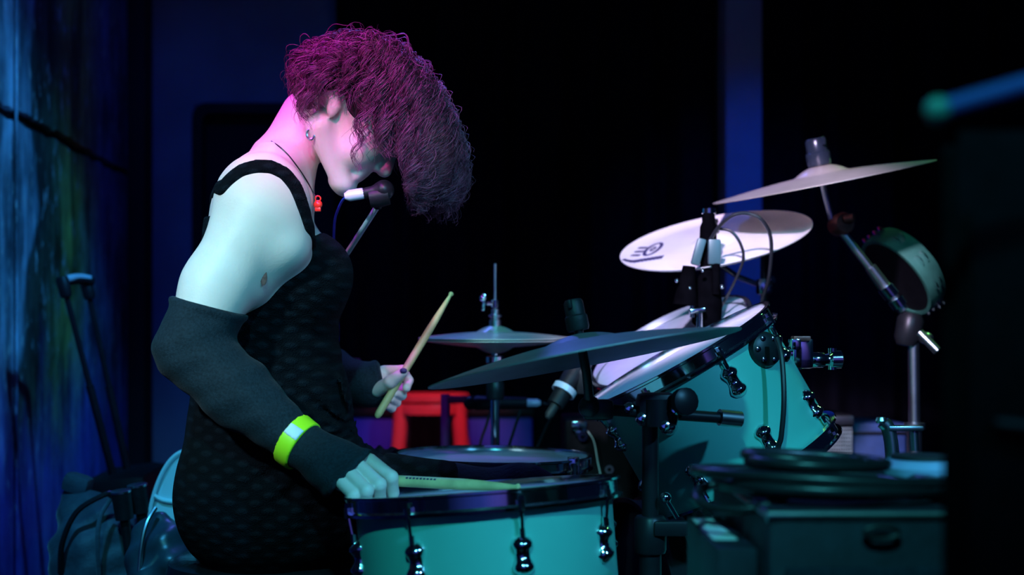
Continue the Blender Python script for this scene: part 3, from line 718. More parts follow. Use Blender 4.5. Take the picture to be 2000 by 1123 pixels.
# trim by where the cut of the hair ends
spx = 1000+F*path[..., 0]/path[..., 1]; spy = HZ-(path[..., 2]-CZ)*F/path[..., 1]
ye = np.interp(spx, [540, 575, 612, 622, 640, 660, 669, 700, 722, 735, 752, 776, 792, 820, 870, 905, 930], [175, 245, 262, 235, 186, 186, 318, 348, 338, 292, 284, 296, 410, 448, 440, 410, 345])+rng.normal(0, 12, NG)[near][:, None]+rng.normal(0, 5, NS)[:, None]
ye = np.where((path[..., 1] > 2.27) & (spx > 620), ye+25, ye)
bad = (spy > ye) | (((spx-654)**2+((spy-210)*.72)**2 < 15**2) & (path[..., 1] < 2.22))
bad[:, :2] = False
first = np.where(bad.any(1), bad.argmax(1), K+1)
rads = rng.uniform(.0005, .0011, NS)
Vh = []; Fh = []; nb = 0
for s in range(NS):
    m = int(first[s])
    if m < 5: continue
    q = path[s, :m]; a1 = n1[s, :m]; a2 = n2[s, :m]; rr = rads[s]*(1-.75*(np.arange(m)/(m-1))**2)
    ring = np.stack([q+(a1*math.cos(2*PI*j/3)+a2*math.sin(2*PI*j/3))*rr[:, None] for j in range(3)], 1).reshape(-1, 3)
    Vh.append(ring)
    i = np.arange(m-1)[:, None]*3
    for j in range(3): Fh.append(np.concatenate([i+j, i+(j+1) % 3, i+3+(j+1) % 3, i+3+j], 1)+nb)
    nb += m*3
Vh = np.concatenate(Vh)-np.array(WL[person.name]); Fh = np.concatenate(Fh)
me = bpy.data.meshes.new('hair_curls'); me.from_pydata(Vh.tolist(), [], Fh.tolist()); me.materials.append(HAIR); me.shade_smooth()
oc = link('hair_curls', me, hair); oc['kind'] = 'stuff'

# ================================================================== DRUMS
def basis(n, face=Vector((0, -1, 0))):
    n = Vector(n).normalized(); y = (face-n*face.dot(n)).normalized(); x = y.cross(n)*-1
    return x, y, n                              # y points towards the camera
def lug_mesh(scale=1.0):
    rings = []; N = 15
    for i in range(N):
        t = i/(N-1); z = (t-.5)*.048
        wd = .0085+.0032*math.cos((t-.5)*4*PI*.9)*-1
        wd = .0088+.0042*(math.exp(-((t-.22)/.16)**2)+math.exp(-((t-.78)/.16)**2)); e = math.sqrt(max(1-(2*t-1)**8, .02))
        dp = (.007+.007*(math.exp(-((t-.25)/.14)**2)+math.exp(-((t-.75)/.14)**2)))*e; wd *= e
        rings.append([Vector((wd*math.cos(a), dp*max(math.sin(a), 0)-(.004 if math.sin(a) < -.01 else 0), z))*scale for a in [PI*k/8 for k in range(9)]+[PI*1.25, PI*1.75]])
    return rings
def drum(name, label, c, n, R, depth, nl, off, head=HEADW, shell=SHELL, hoop_h=.025, lug_s=1.0, hoopm=CHROME, loc=None, both=True, cat='drum', group=None, lug_z=.062):
    """c: centre of the batter head, n: its outward normal"""
    x, y, n = basis(n); c = Vector(c)
    t = thing(name, label, cat, loc if loc is not None else c-n*depth, group)
    mb = MB(); mb.lathe([(R, -.004), (R, -depth+.004), (R-.006, -depth), (R-.012, -depth+.003), (R-.012, -.003), (R-.006, 0)], c, n, 72, closed=True); mb.out('shell', shell, t)
    hr = R+.006
    def hoop(z0, sgn, nm):
        mb = MB()
        prof = [(hr, z0-sgn*.014), (hr+.009, z0-sgn*.013), (hr+.010, z0-sgn*.009), (hr+.003, z0-sgn*.006), (hr+.003, z0+sgn*(hoop_h-.016)), (hr+.008, z0+sgn*(hoop_h-.014)), (hr+.008, z0+sgn*(hoop_h-.011)), (hr, z0+sgn*(hoop_h-.011)), (hr-.001, z0)]
        mb.lathe(prof, c, n, 96, closed=True); return mb.out(nm, hoopm, t, ang=30)
    hoop(0, 1, 'batter_hoop')
    mb = MB(); mb.lathe([(.001, .004), (R*.6, .004), (R-.008, .003), (R+.002, .0), (R+.004, -.012), (R+.002, -.012), (R-.002, -.002), (.001, .001)], c, n, 72); hd = mb.out('drum_head', head, t)
    if both:
        hoop(-depth, -1, 'bottom_hoop')
        mb = MB(); mb.lathe([(.001, -depth-.003), (R-.008, -depth-.003), (R+.004, -depth+.01), (R+.002, -depth+.01), (R-.004, -depth), (.001, -depth)], c, n, 48); mb.out('bottom_head', HEADC, t)
    lr = lug_mesh(lug_s)
    for i in range(nl):
        a = math.radians(off+360/nl*i); rd = y*math.cos(a)+x*math.sin(a); tg = n.cross(rd)
        for z, sg in ((-lug_z*lug_s-.004, 1),) + (((-depth+lug_z*lug_s+.004, -1),) if both else ()):
            o = c+rd*(R-.001)+n*z
            mb = MB(); mb.rings([[o+tg*v.x+rd*v.y+n*v.z*sg for v in r] for r in lr])
            lg = mb.out('lug', CHROME, t, ang=50)
            e = c+rd*(hr+.006)+n*((-.012) if sg > 0 else (-depth+.012)); s0 = o+n*sg*.02*lug_s+rd*.008
            mb = MB(); mb.cyl(s0, e, .0026, seg=8); mb.cyl(e-n*sg*.002, e+n*sg*.012, .0058, seg=8); mb.cyl(e+n*sg*.012, e+n*sg*.018, .0042, seg=4); mb.cyl(s0-n*sg*.0, s0+n*sg*.012, .0042, seg=8)
            mb.out('tension_rod', CHROME, lg)
    return t, x, y, n
def rolled(roll, tilt):                         # roll: right end raised, tilt: top leaning to the camera (degrees)
    r, t = math.radians(roll), math.radians(tilt)
    return Vector((-math.sin(r), -math.sin(t), math.cos(r)*math.cos(t))).normalized()

ft, x, y, n = drum('floor_tom', 'large seafoam green floor tom with chrome hoop nearest the camera under the hand', P(944, 968, 1.86), rolled(4.4, -4.0), .1785, .34, 8, -29, lug_s=1.15, lug_z=.058, loc=(P(944, 0, 1.86).x, 1.86, 0), head=HEADW)
c = P(944, 968, 1.86)
for a in (125, 5, 245):
    a = math.radians(a+120); rd = y*math.cos(a)+x*math.sin(a); b = c+rd*.205-n*.16
    mb = MB(); mb.tube([b, b-n*.16, Vector((b.x+rd.x*.03, b.y+rd.y*.03, .02))], .0055, 10); lg = mb.out('leg', CHROME, ft)
    mb = MB(); mb.lathe([(.008, .03), (.014, .02), (.016, .0), (.001, .0)], (b.x+rd.x*.03, b.y+rd.y*.03, 0.001), (0, 0, 1), 12); mb.out('rubber_foot', RUBBER, lg)
    mb = MB(); mb.box(c+rd*.193-n*.18, (.03, .03, .05), rot=Matrix((x, y, n)).transposed(), bev=.005); mb.out('leg_bracket', CHROME, ft)

SNM = mat('dark_chrome_shell', (.30, .32, .36), .16, 1.0, .1, 20)
sn, x, y, n = drum('snare_drum', 'chrome snare drum between the knees with a pale coated head', P(962, 897, 2.47), rolled(-1.0, 0), .172, .075, 8, 12, loc=(P(962, 0, 2.47).x, 2.47, 0), head=mat('worn_snare_head', (.16, .24, .32), .3, 0, .12, 14), shell=SNM, lug_s=.5, hoop_h=.022)
c = P(962, 897, 2.47)
mb = MB(); mb.cyl((c.x, c.y, .03), (c.x, c.y, c.z-.15), .011); sd = thing('snare_stand', 'chrome tripod stand holding the snare drum', 'stand', (c.x, c.y, 0)); mb.out('post', CHROME, sd)
for k in range(3):
    a = k*2*PI/3+.4; d_ = Vector((math.cos(a), math.sin(a), 0))
    mb = MB(); mb.tube([c-n*.15+Vector((0, 0, .0)), c+d_*.16-n*.125, c+d_*.20-n*.095, c+d_*.20-n*.075], .006, 8); mb.out('basket_arm', CHROME, sd)
    mb = MB(); mb.tube([Vector((c.x, c.y, .22)), Vector((c.x, c.y, 0))+d_*.15+Vector((0, 0, .012))], .007, 8); mb.out('leg', CHROME, sd)
# snare strainer on the visible side
mb = MB(); mb.box(P(1120, 920, 2.36), (.022, .02, .05), bev=.004); mb.cyl(P(1120, 905, 2.345), P(1120, 935, 2.345), .005); mb.out('strainer', CHROME, sn)

nt1 = Vector((-.50, -.022, .866)).normalized()
T1 = P(1330, 704, 2.22)
rt, x1, y1, n1_ = drum('rack_tom', 'seafoam green rack tom tilted steeply toward the drummer, in front of the other', T1, nt1, .160, .212, 8, 14, loc=T1-nt1*.212, lug_s=1.15, lug_z=.043)
nt2 = Vector((-.46, -.24, .85)).normalized()
T2 = P(1313, 676, 2.58)
rt2, x2, y2, n2_ = drum('rack_tom', 'second rack tom half hidden behind the near green tom', T2, nt2, .158, .19, 8, 20, head=mat('grey_worn_head', (.30, .36, .42), .45, 0, .12, 14), loc=T2-nt2*.19, lug_s=1.1, lug_z=.043)
# round black mounting plate with bolts and the chrome bracket on the near tom
pc = P(1494, 683, 2.095); out = (pc-(T1-nt1*((T1-pc).dot(nt1)))).normalized()
out = (Vector((.35, -.93, .1))).normalized()
mb = MB(); mb.lathe([(.001, .012), (.018, .012), (.026, .008), (.029, 0), (.029, -.012), (.001, -.012)], pc, out, 24)
pm = mb.out('mounting_plate', BLACKMET, rt)
fx, fy, fa = frame(out)
for k in range(6):
    a = k*PI/3; mb = MB(); q = pc+(fx*math.cos(a)+fy*math.sin(a))*.019+out*.010; mb.lathe([(.004, 0), (.004, .004), (.001, .005)], q, out, 8); mb.out('bolt', CHROME, pm)
br = thing('tom_mount', 'chrome tom mounting bracket and rod standing out from the near rack tom', 'bracket', P(1540, 692, 2.2))
mb = MB(); mb.box(P(1566, 690, 2.2), (.034, .03, .05), bev=.006); mb.box(P(1552, 672, 2.19), (.016, .03, .018), bev=.003); mb.cyl(P(1556, 660, 2.2), P(1556, 722, 2.2), .008); mb.out('clamp', CHROME, br)
mb = MB(); mb.cyl(P(1505, 690, 2.2), P(1568, 690, 2.2), .011); mb.lathe([(.010, 0), (.013, .004), (.013, .028), (.010, .032), (.010, .038), (.015, .042), (.015, .058), (.006, .062)], P(1574, 703, 2.2), (1, 0, .02), 16); mb.out('rod', CHROME, br)
mb = MB(); mb.cyl(P(1626, 680, 2.2), P(1626, 722, 2.2), .007); mb.out('wing_nut', CHROME, br)
mb = MB(); mb.box(P(1564, 661, 2.19), (.028, .026, .008), bev=.002); tag(mb.out('memory_lock', BRASSD, br), 'reddish memory lock on the bracket')

# bass drum, axis along x: batter side faces the drummer
nb_ = Vector((-.97, -.24, 0)).normalized(); BC = P(1262, 1118, 2.42); BC.z = .315
bd, xb, yb, _ = drum('bass_drum', 'seafoam green bass drum with black hoop lying below the rack toms', BC, nb_, .275, .36, 8, 22, head=mat('black_batter_head', (.012, .018, .018), .4, 0, .2, 20), hoopm=BLACK, loc=(BC.x+.18, BC.y+.04, 0), hoop_h=.045, lug_s=1.1, cat='drum')
for s in (-1, 1):
    q = BC-nb_*.27; side = Vector((nb_.y, -nb_.x, 0))*s
    mb = MB(); mb.tube([q+side*.25-Vector((0, 0, .12)), q-nb_*.06+side*.36+Vector((0, 0, -BC.z+.012))], .007, 8); lg = mb.out('spur', CHROME, bd)
    mb = MB(); mb.ball(q-nb_*.06+side*.36+Vector((0, 0, -BC.z+.012)), .011); mb.out('rubber_foot', RUBBER, lg)
# post on the bass drum that carries both rack toms
hp = thing('tom_holder', 'chrome tom holder post rising from the bass drum between the rack toms', 'stand', (P(1400, 0, 2.42).x, 2.42, BC.z+.275))
hx = hp.location.x
mb = MB(); mb.lathe([(.04, -.006), (.04, .006), (.02, .012), (.013, .05), (.013, .02)], (hx, 2.42, BC.z+.275), (0, 0, 1), 20); mb.cyl((hx, 2.42, BC.z+.27), (hx, 2.42, .74), .0125); mb.out('post', CHROME, hp)
for T, nn in ((T1, nt1), (T2, nt2)):
    q = T-nn*.11; dq = (q-Vector((hx, 2.42, .72))); 
    mb = MB(); mb.tube([Vector((hx, 2.42, .72)), Vector((hx, 2.42, .72))+dq.normalized()*max(dq.length-.15, .03)], .008, 10); mb.ball((hx, 2.42, .72), .02); mb.out('arm', CHROME, hp)

# ================================================================== CYMBALS
def cymbal(name, label, c, n, R, m, bow=.075, flare=0.0, bell=.085, thick=.0016):
    c = Vector(c); n = Vector(n).normalized()
    top = []; br_ = .125*R*2*.5*1.9
    br_ = R*.24; bh = R*bell
    for i in range(40):
        r = R*i/39
        z = -bow*R*((max(r-br_, 0)/(R-br_))**1.35)
        if r < br_: z += bh*math.cos(r/br_*PI/2)**.8 if r < br_*.999 else 0
        if flare and r > R*.86: z += flare*((r-R*.86)/(R*.14))**1.6
        top.append((max(r, .006), z))
    prof = top+[(r, z-thick) for r, z in reversed(top)]
    o0 = c
    x, y, nn = basis(n)
    mb = MB()
    rings = [[Vector((r*math.cos(2*PI*j/96), r*math.sin(2*PI*j/96), z)) for j in range(96)] for r, z in prof]
    mb.rings(rings, closed=True)
    ob = mb.out(name, m, None, ang=50, origin=(0, 0, 0))
    M = Matrix((x, y, nn)).transposed().to_4x4(); M.translation = c
    ob.matrix_world = M; tag(ob, label, 'cymbal'); WL[ob.name] = Vector((0, 0, 0))
    def zat(r): return np.interp(r, [a for a, b in top], [b for a, b in top])
    return ob, x, y, nn, zat
def topper(t, c, n, h, r, m=BLACK, post=.006, up=.0):
    """felt, sleeve and wing nut on top of a cymbal at c along n"""
    c = Vector(c); n = Vector(n).normalized()
    mb = MB(); mb.lathe([(r*.9, .0), (r, .004), (r, h*.45), (r*.86, h*.5), (r*.86, h*.9), (r*.7, h), (.002, h)], c+n*up, n, 24); o = mb.out('wing_nut', m, t)
    x, y, a = frame(n)
    mb = MB(); mb.box(c+n*(up+h*.85), (r*2.3, .006, h*.28), rot=Matrix((x, y, n)).transposed(), bev=.002); mb.out('wing', m, o)
def tripod(t, base, z, m=CHROME, spread=.3, rot=.3):
    b = Vector(base)
    for k in range(3):
        a = rot+k*2*PI/3; d_ = Vector((math.cos(a), math.sin(a), 0))
        mb = MB(); mb.tube([Vector((b.x, b.y, z)), Vector((b.x, b.y, 0))+d_*spread+Vector((0, 0, .012))], .008, 8); lg = mb.out('leg', m, t)
        mb = MB(); mb.ball(Vector((b.x, b.y, 0))+d_*spread+Vector((0, 0, .013)), .013); mb.out('rubber_foot', RUBBER, lg)

# near ride
rn = rolled(10.6, -4.4); rc = P(1134, 667, 1.90)
cymbal('ride_cymbal', 'big dark ride cymbal seen from below in front of the rack toms', rc, rn, .226, RIDEM, bow=.11, bell=.05)
rs = thing('cymbal_stand', 'black boom stand carrying the near ride cymbal, standing beside the floor tom', 'stand', (P(1270, 0, 1.97).x, 1.97, 0))
topper(rs, rc, rn, .045, .0165, BLACK, up=.016)
mb = MB(); mb.tube([rc+rn*.045, rc-rn*.045, P(1152, 792, 1.93)], .007, 12); mb.out('cymbal_post', BLACKMET, rs)
mb = MB(); mb.ball(P(1152, 795, 1.93), .017, 1, 1, 1); mb.box(P(1168, 800, 1.935), (.045, .03, .03), bev=.008); mb.out('tilter', BLACKMET, rs)
mb = MB(); mb.tube([P(1155, 798, 1.93), P(1270, 806, 1.955), P(1438, 818, 1.99)], .0085, 12); bo = mb.out('boom_arm', BLACKMET, rs)
mb = MB(); mb.cyl(P(1405, 815, 1.98), P(1446, 819, 1.99), .0125); mb.out('boom_end', STEEL, bo)
mb = MB(); mb.box(P(1283, 800, 1.955), (.06, .05, .05), bev=.012); mb.cyl(P(1283, 780, 1.94), P(1283, 832, 1.94), .02); mb.lathe([(.012, 0), (.02, .004), (.02, .016), (.012, .02)], P(1330, 785, 1.93), (.4, -.9, .1), 16); mb.out('boom_clamp', BLACKMET, rs)
for a, b in ((1228, 795), (1252, 815), (1318, 800), (1298, 830)):
    mb = MB(); mb.lathe([(.001, .006), (.006, .005), (.0075, 0), (.0075, -.01)], P(a, b, 1.925), (0, -1, .3), 12); mb.out('bolt', CHROME, rs)
mb = MB(); mb.cyl(P(1270, 1030, 1.97), P(1270, 812, 1.97), .0125); mb.out('upper_tube', BLACKMET, rs)
mb = MB(); mb.cyl((rs.location.x, 1.97, .08), P(1270, 1025, 1.97), .0165); mb.out('lower_tube', BLACKMET, rs)
mb = MB(); mb.lathe([(.022, -.03), (.024, -.025), (.024, .02), (.02, .025), (.001, .025)], P(1270, 1040, 1.97), (0, 0, 1), 20); mb.box(P(1310, 1032, 1.95), (.05, .016, .022), bev=.004); mb.out('height_clamp', BLACKMET, rs)
mb = MB(); mb.cyl(P(1300, 975, 1.95), P(1322, 1012, 1.95), .004); mb.ball(P(1300, 972, 1.95), .0085); mb.out('wing_bolt', CHROME, rs)
tripod(rs, rs.location, .26, BLACKMET, .15, 3.4)

# pale crash in the lilac light
cn = rolled(12.3, 17.0); cc = P(1397, 470, 2.72)
cob, cx_, cy_, cnn, czt = cymbal('crash_cymbal', 'pale crash cymbal glowing lilac with a dark printed emblem', cc, cn, .197, BRONZE_PALE, bow=.04, flare=.012)
def on_cym(px_, py_):                           # view ray through a pixel, met with the cymbal's plane, in its own x, y
    dvec = P(px_, py_, 1.0)-Vector((0, 0, CZ)); t = (cc-cnn*.012-Vector((0, 0, CZ))).dot(cnn)/dvec.dot(cnn)
    q = Vector((0, 0, CZ))+dvec*t-cc; return q.dot(cx_), q.dot(cy_)
lx, ly = on_cym(1277, 494)
ra = math.atan2(ly, lx); rr0 = math.hypot(lx, ly)
def onc(u, v):                                  # emblem coordinates: u outward-tangential, v radial
    X_ = lx+u*-math.sin(ra)+v*math.cos(ra); Y_ = ly+u*math.cos(ra)+v*math.sin(ra); r = math.hypot(X_, Y_)
    return Vector((X_, Y_, float(czt(r))+.0004))
em = MB()
def ribbon(pts, wd):
    rings = []
    for i, (a, b) in enumerate(pts):
        a0, b0 = pts[max(i-1, 0)]; a1, b1 = pts[min(i+1, len(pts)-1)]; l = math.hypot(a1-a0, b1-b0); nx, ny = -(b1-b0)/l*wd/2, (a1-a0)/l*wd/2
        p0, p1 = onc(a+nx, b+ny), onc(a-nx, b-ny); rings.append([p0, p1, p1+Vector((0, 0, .0006)), p0+Vector((0, 0, .0006))])
    em.rings(rings)
ribbon([(.042*math.cos(t*PI/16), .015*math.sin(t*PI/16)) for t in range(33)], .0075)
ribbon([(.014*math.cos(t*PI/8), .004*math.sin(t*PI/8)) for t in range(17)], .004)
for k in (-1, 0, 1): ribbon([(k*.026-.006, .020), (k*.026, .040)], .009)
for k in range(10):                             # small line of lettering beside the mark
    v0 = .036-k*.0085; ribbon([(-.062, v0), (-.082, v0)], .0026); ribbon([(-.062, v0), (-.082, v0+.005)], .0022); ribbon([(-.062, v0+.005), (-.082, v0+.005)], .0026)
eo = em.out('emblem', INK, cob, ang=60)
cs = thing('cymbal_stand', 'chrome stand rising behind the rack toms to the lilac crash cymbal', 'stand', (P(1492, 0, 2.98).x, 2.98, 0))
topper(cs, cc, cn, .03, .012, BLACKMET, up=.016)
mb = MB(); mb.tube([cc+cn*.03, cc-cn*.05, P(1440, 540, 2.85), P(1492, 560, 2.98)], .006, 10); mb.out('cymbal_post', CHROME, cs)
mb = MB(); mb.cyl((cs.location.x, 2.98, .08), P(1492, 640, 2.98), .0145); mb.cyl(P(1492, 640, 2.98), P(1492, 470, 2.98), .0085); mb.out('tube', BLACKMET, cs)
mb = MB(); mb.box(P(1492, 560, 2.93), (.03, .04, .035), bev=.006); mb.cyl(P(1492, 556, 2.92), P(1510, 545, 2.90), .008); mb.out('tilter', CHROME, cs)
tripod(cs, cs.location, .3, CHROME, .09, 1.5)

# right-hand crash, nearly edge on
kn = rolled(11.3, 5.2); kc = P(1604, 340, 2.72)
cymbal('crash_cymbal', 'thin crash cymbal seen almost edge on, highest of the cymbals', kc, kn, .226, BRONZE, bow=.07)
ks = thing('cymbal_stand', 'boom stand with angled arm at the far right of the kit', 'stand', (P(1786, 0, 2.72).x, 2.72, 0))
topper(ks, kc, kn, .056, .025, mat('blue_black_plastic', (.02, .03, .05), .25, .2), up=.018)
mb = MB(); mb.tube([kc+kn*.05, kc-kn*.03, P(1624, 428, 2.72)], .0065, 12); mb.out('cymbal_post', STEEL, ks)
mb = MB(); mb.lathe([(.001, -.02), (.02, -.02), (.023, -.014), (.023, .014), (.02, .02), (.001, .02)], P(1642, 438, 2.72), (.25, -.9, .1), 20); mb.cyl(P(1650, 428, 2.70), P(1668, 424, 2.69), .008); mb.out('tilter', BRASSD, ks)
mb = MB(); mb.cyl(P(1638, 445, 2.72), P(1764, 606, 2.72), .0085); mb.cyl(P(1700, 522, 2.72), P(1764, 606, 2.72), .0115); bo = mb.out('boom_arm', STEEL, ks)
mb = MB(); mb.cyl(P(1728, 560, 2.715), P(1742, 578, 2.715), .017); mb.cyl(P(1748, 584, 2.715), P(1758, 598, 2.715), .0165); mb.out('collar', CHROME, bo)
mb = MB(); mb.lathe([(.001, -.035), (.018, -.035), (.026, -.02), (.027, .02), (.02, .032), (.001, .032)], P(1775, 642, 2.72), (.2, 0, 1), 20); mb.out('boom_clamp', BLACKMET, ks)
mb = MB(); mb.cyl(P(1796, 650, 2.70), P(1832, 686, 2.68), .009); mb.ball(P(1808, 660, 2.70), .012, 1.3, 1, 1); mb.out('wing_bolt', STEEL, ks)
mb = MB(); mb.cyl(P(1784, 660, 2.72), P(1786, 830, 2.72), .0115); mb.cyl(P(1786, 828, 2.72), (ks.location.x, 2.72, .08), .0145); mb.out('tube', STEEL, ks)
mb = MB(); mb.cyl(P(1786, 838, 2.72), P(1786, 826, 2.72), .021); mb.box(P(1765, 838, 2.715), (.07, .02, .008), bev=.002); mb.out('height_clamp', STEEL, ks)
tripod(ks, ks.location, .35, STEEL, .16, .2)

# tambourine clamped beside the boom
ta = thing('tambourine', 'dark oval tambourine with bright jingles beside the angled boom arm', 'tambourine', P(1764, 530, 2.84))
tcn = Vector((-.76, -.20, -.60)).normalized(); tcc = P(1764, 530, 2.84)
x, y, nn = basis(tcn)
mb = MB(); mb.lathe([(.090, -.024), (.098, -.024), (.100, 0), (.098, .024), (.090, .024), (.088, 0)], tcc, nn, 48, closed=True); mb.out('frame', mat('green_black_shell', (.06, .22, .16), .3, 0, .2, 20), ta)
mb = MB(); mb.lathe([(.001, .022), (.092, .022), (.092, .019), (.001, .019)], tcc-nn*.0, nn, 40); mb.out('skin', BLACK, ta)
for k in range(10):
    a = 2*PI*k/10+.2; q = tcc+(x*math.cos(a)+y*math.sin(a))*.100
    for s in (-.007, .007):
        mb = MB(); rd = (x*math.cos(a)+y*math.sin(a)); mb.lathe([(.001, .001), (.007, .0015), (.013, 0), (.013, -.001), (.001, 0)], q+nn*s, nn, 14); mb.out('jingle', CHROME, ta)
# hi-hat
hc = P(967, 650, 2.77)
cymbal('hi_hat_cymbal', 'upper hi-hat cymbal lit teal, on top of the closed pair', hc+Vector((0, 0, .002)), rolled(0, 1.2), .159, BRONZE, bow=.075)
cymbal('hi_hat_cymbal', 'lower hi-hat cymbal, inverted under the top one', hc-Vector((0, 0, .030)), -rolled(0, 1.2), .159, BRONZE, bow=.09)
hs = thing('hi_hat_stand', 'chrome hi-hat stand with pull rod behind the snare drum', 'stand', (hc.x, 2.77, 0))
mb = MB(); mb.cyl(hc+Vector((0, 0, -.06)), P(967, 515, 2.77), .0032, seg=10); mb.out('pull_rod', STEEL, hs)
mb = MB(); mb.lathe([(.006, -.008), (.0125, -.006), (.0125, .008), (.0095, .010), (.0095, .014), (.014, .016), (.014, .019), (.0085, .021), (.0085, .03), (.005, .032)], hc+Vector((0, 0, .018)), (0, 0, 1), 20); mb.out('clutch', STEEL, hs)
mb = MB(); mb.lathe([(.004, -.009), (.0085, -.008), (.0085, .008), (.004, .009)], P(967, 593, 2.77), (0, 0, 1), 14); mb.cyl(P(965, 593, 2.77), P(950, 593, 2.76), .004); 
mb.box(P(944, 590, 2.76), (.008, .007, .036), rot=Euler((0, .08, 0)), bev=.003); mb.ball(P(943, 582, 2.76), .0075); mb.out('drum_key_clamp', CHROME, hs)
mb = MB(); mb.cyl((hc.x, 2.77, .10), P(967, 760, 2.77), .0095); mb.cyl(P(967, 765, 2.77), P(967, 672, 2.77), .0065); mb.lathe([(.012, 0), (.02, .008), (.02, .02), (.008, .024)], hc+Vector((0, 0, -.07)), (0, 0, 1), 20); mb.out('tube', CHROME, hs)
mb = MB(); mb.lathe([(.016, -.02), (.019, -.015), (.019, .015), (.016, .02)], P(967, 762, 2.77), (0, 0, 1), 18); mb.out('height_clamp', BLACKMET, hs)
tripod(hs, hs.location, .34, CHROME, .2, .9)
mb = MB(); mb.box((hc.x-.15, 2.795, .038), (.26, .08, .012), rot=Euler((0, -.16, 0)), bev=.004); mb.box((hc.x-.14, 2.795, .006), (.28, .07, .008), bev=.002); mb.out('pedal', STEEL, hs)

# ================================================================== DRUMSTICKS
def stick(a, b, m, label, r=.0072):
    a, b = Vector(a), Vector(b); L = (b-a).length; ax = (b-a).normalized()
    prof = [(.002, 0), (r*.8, .003), (r, .010), (r, L*.68), (r*.86, L*.80), (r*.55, L*.93), (r*.40, L*.972), (r*.62, L*.982), (r*.66, L*.992), (r*.3, L)]
    mb = MB(); mb.lathe(prof, a, ax, 16); o = mb.out('drumstick', m, None, origin=a); return tag(o, label, 'drumstick', None), ax
s1, ax1 = stick(P(735, 816, 2.365), P(883, 571, 2.44), WOODG, 'wooden drumstick held upright in the far hand', .0070)
s2, ax2 = stick(P(682, 934, 1.945), P(1016, 952, 1.845), WOOD, 'wooden drumstick held flat over the floor tom in the near hand', .0082)
mb = MB(); x, y, a = frame(ax2); c0 = P(682, 934, 1.945)+ax2*((P(1016, 952, 1.845)-P(682, 934, 1.945)).length*.36)
for k in range(9):
    q = c0+ax2*k*.0055; rd = (Vector((0, -.75, .65))-ax2*Vector((0, -.75, .65)).dot(ax2)).normalized()
    mb.box(q+rd*.0082, (.0034, .0005, .0026), rot=Matrix((ax2, rd, ax2.cross(rd))).transposed(), bev=0)
mb.out('printed_lettering', INK, s2)

# ================================================================== THRONE
th_ = thing('drum_throne', 'round black vinyl drum throne under the drummer', 'stool', (P(530, 0, 2.25).x, 2.25, 0))
c = Vector((P(530, 0, 2.25).x, 2.25, 0)); zt = P(0, 1078, 2.25).z
mb = MB(); mb.lathe([(.001, zt-.085), (.15, zt-.085), (.168, zt-.075), (.176, zt-.04), (.170, zt-.012), (.15, zt-.002), (.001, zt)], c, (0, 0, 1), 48); mb.out('seat', mat('glossy_black_vinyl', (.01, .012, .016), .22, 0, .2, 20, .2, 60), th_)
mb = MB(); mb.lathe([(.178, zt-.046), (.181, zt-.042), (.178, zt-.038)], c, (0, 0, 1), 48, closed=True); mb.out('piping', BLACK, th_)
mb = MB(); mb.cyl(c+Vector((0, 0, .1)), c+Vector((0, 0, zt-.08)), .016); mb.out('post', CHROME, th_)
tripod(th_, c, .26, CHROME, .2, .0)

# ================================================================== MICROPHONES
def mic(name, label, tip, tail, m_body=BLACK, r=.012, head=.024, plug=None, band_=None):
    tip, tail = Vector(tip), Vector(tail); ax = (tail-tip).normalized(); L = (tail-tip).length
    t = thing(name, label, 'microphone', tail)
    mb = MB(); mb.lathe([(.003, L), (r*.82, L-.001), (r*.9, L*.7), (r*1.05, head*1.9), (head*.9, head*1.5)], tip, ax, 20); mb.out('body', m_body, t)
    mb = MB()
    for i in range(10): pass
    prof = [(head*math.sin(PI*i/20*1.35), head*(1-math.cos(PI*i/20*1.35))) for i in range(0, 21)]
    mb.lathe(prof, tip, ax, 20); mb.out('grille', BLACKMET, t)
    if band_:
        mb = MB(); mb.lathe([(r*1.0, L*band_[0]), (r*1.16, L*band_[0]), (r*1.16, L*band_[1]), (r*1.0, L*band_[1])], tip, ax, 20, closed=True); mb.out('ring', MICGRAY, t)
    mb = MB(); mb.lathe([(.009, L-.002), (.0095, L+.002), (.0095, L+.022), (.005, L+.03)], tip, ax, 14); mb.out('plug', plug or MICGRAY, t)
    return t
vm = mic('vocal_microphone', 'black vocal microphone at the bowed mouth with a pale plug end', P(770, 368, 2.205), P(708, 378, 2.20), r=.011, head=.017)
vs = thing('microphone_stand', 'slim boom stand leaning up to the vocal microphone', 'stand', (P(520, 0, 3.1).x, 3.1, 0))
mb = MB(); mb.tube([P(738, 402, 2.22), P(655, 530, 2.43), P(540, 680, 3.07)], .0050, 12); mb.out('boom_arm', mat('satin_grey_tube', (.55, .6, .65), .4, .15), vs)
mb = MB(); mb.lathe([(.016, -.016), (.018, 0), (.016, .016)], P(741, 384, 2.205), (1, 0, .16), 16, closed=False); mb.cyl(P(741, 388, 2.21), P(737, 405, 2.22), .007); mb.out('clip', BLACK, vs)
mb = MB(); mb.cyl((vs.location.x, 3.1, .02), P(520, 690, 3.1), .01); mb.ball(P(530, 688, 3.09), .022); mb.out('pole', BLACKMET, vs)
mb = MB(); mb.lathe([(.001, .02), (.11, .018), (.125, .006), (.125, .001), (.001, .001)], (vs.location.x, 3.1, 0), (0, 0, 1), 32); mb.out('base', BLACKMET, vs)
mb = MB(); mb.tube(bez([P(690, 381, 2.20), P(672, 388, 2.23), P(660, 410, 2.28), P(653, 440, 2.33), P(652, 520, 2.44), P(657, 600, 2.56), P(660, 660, 2.7), P(652, 760, 2.95)], 8), .0022, 8)
tag(mb.out('microphone_cable', BLUECAB), 'thin blue cable hanging from the vocal microphone past the chest', 'cable')

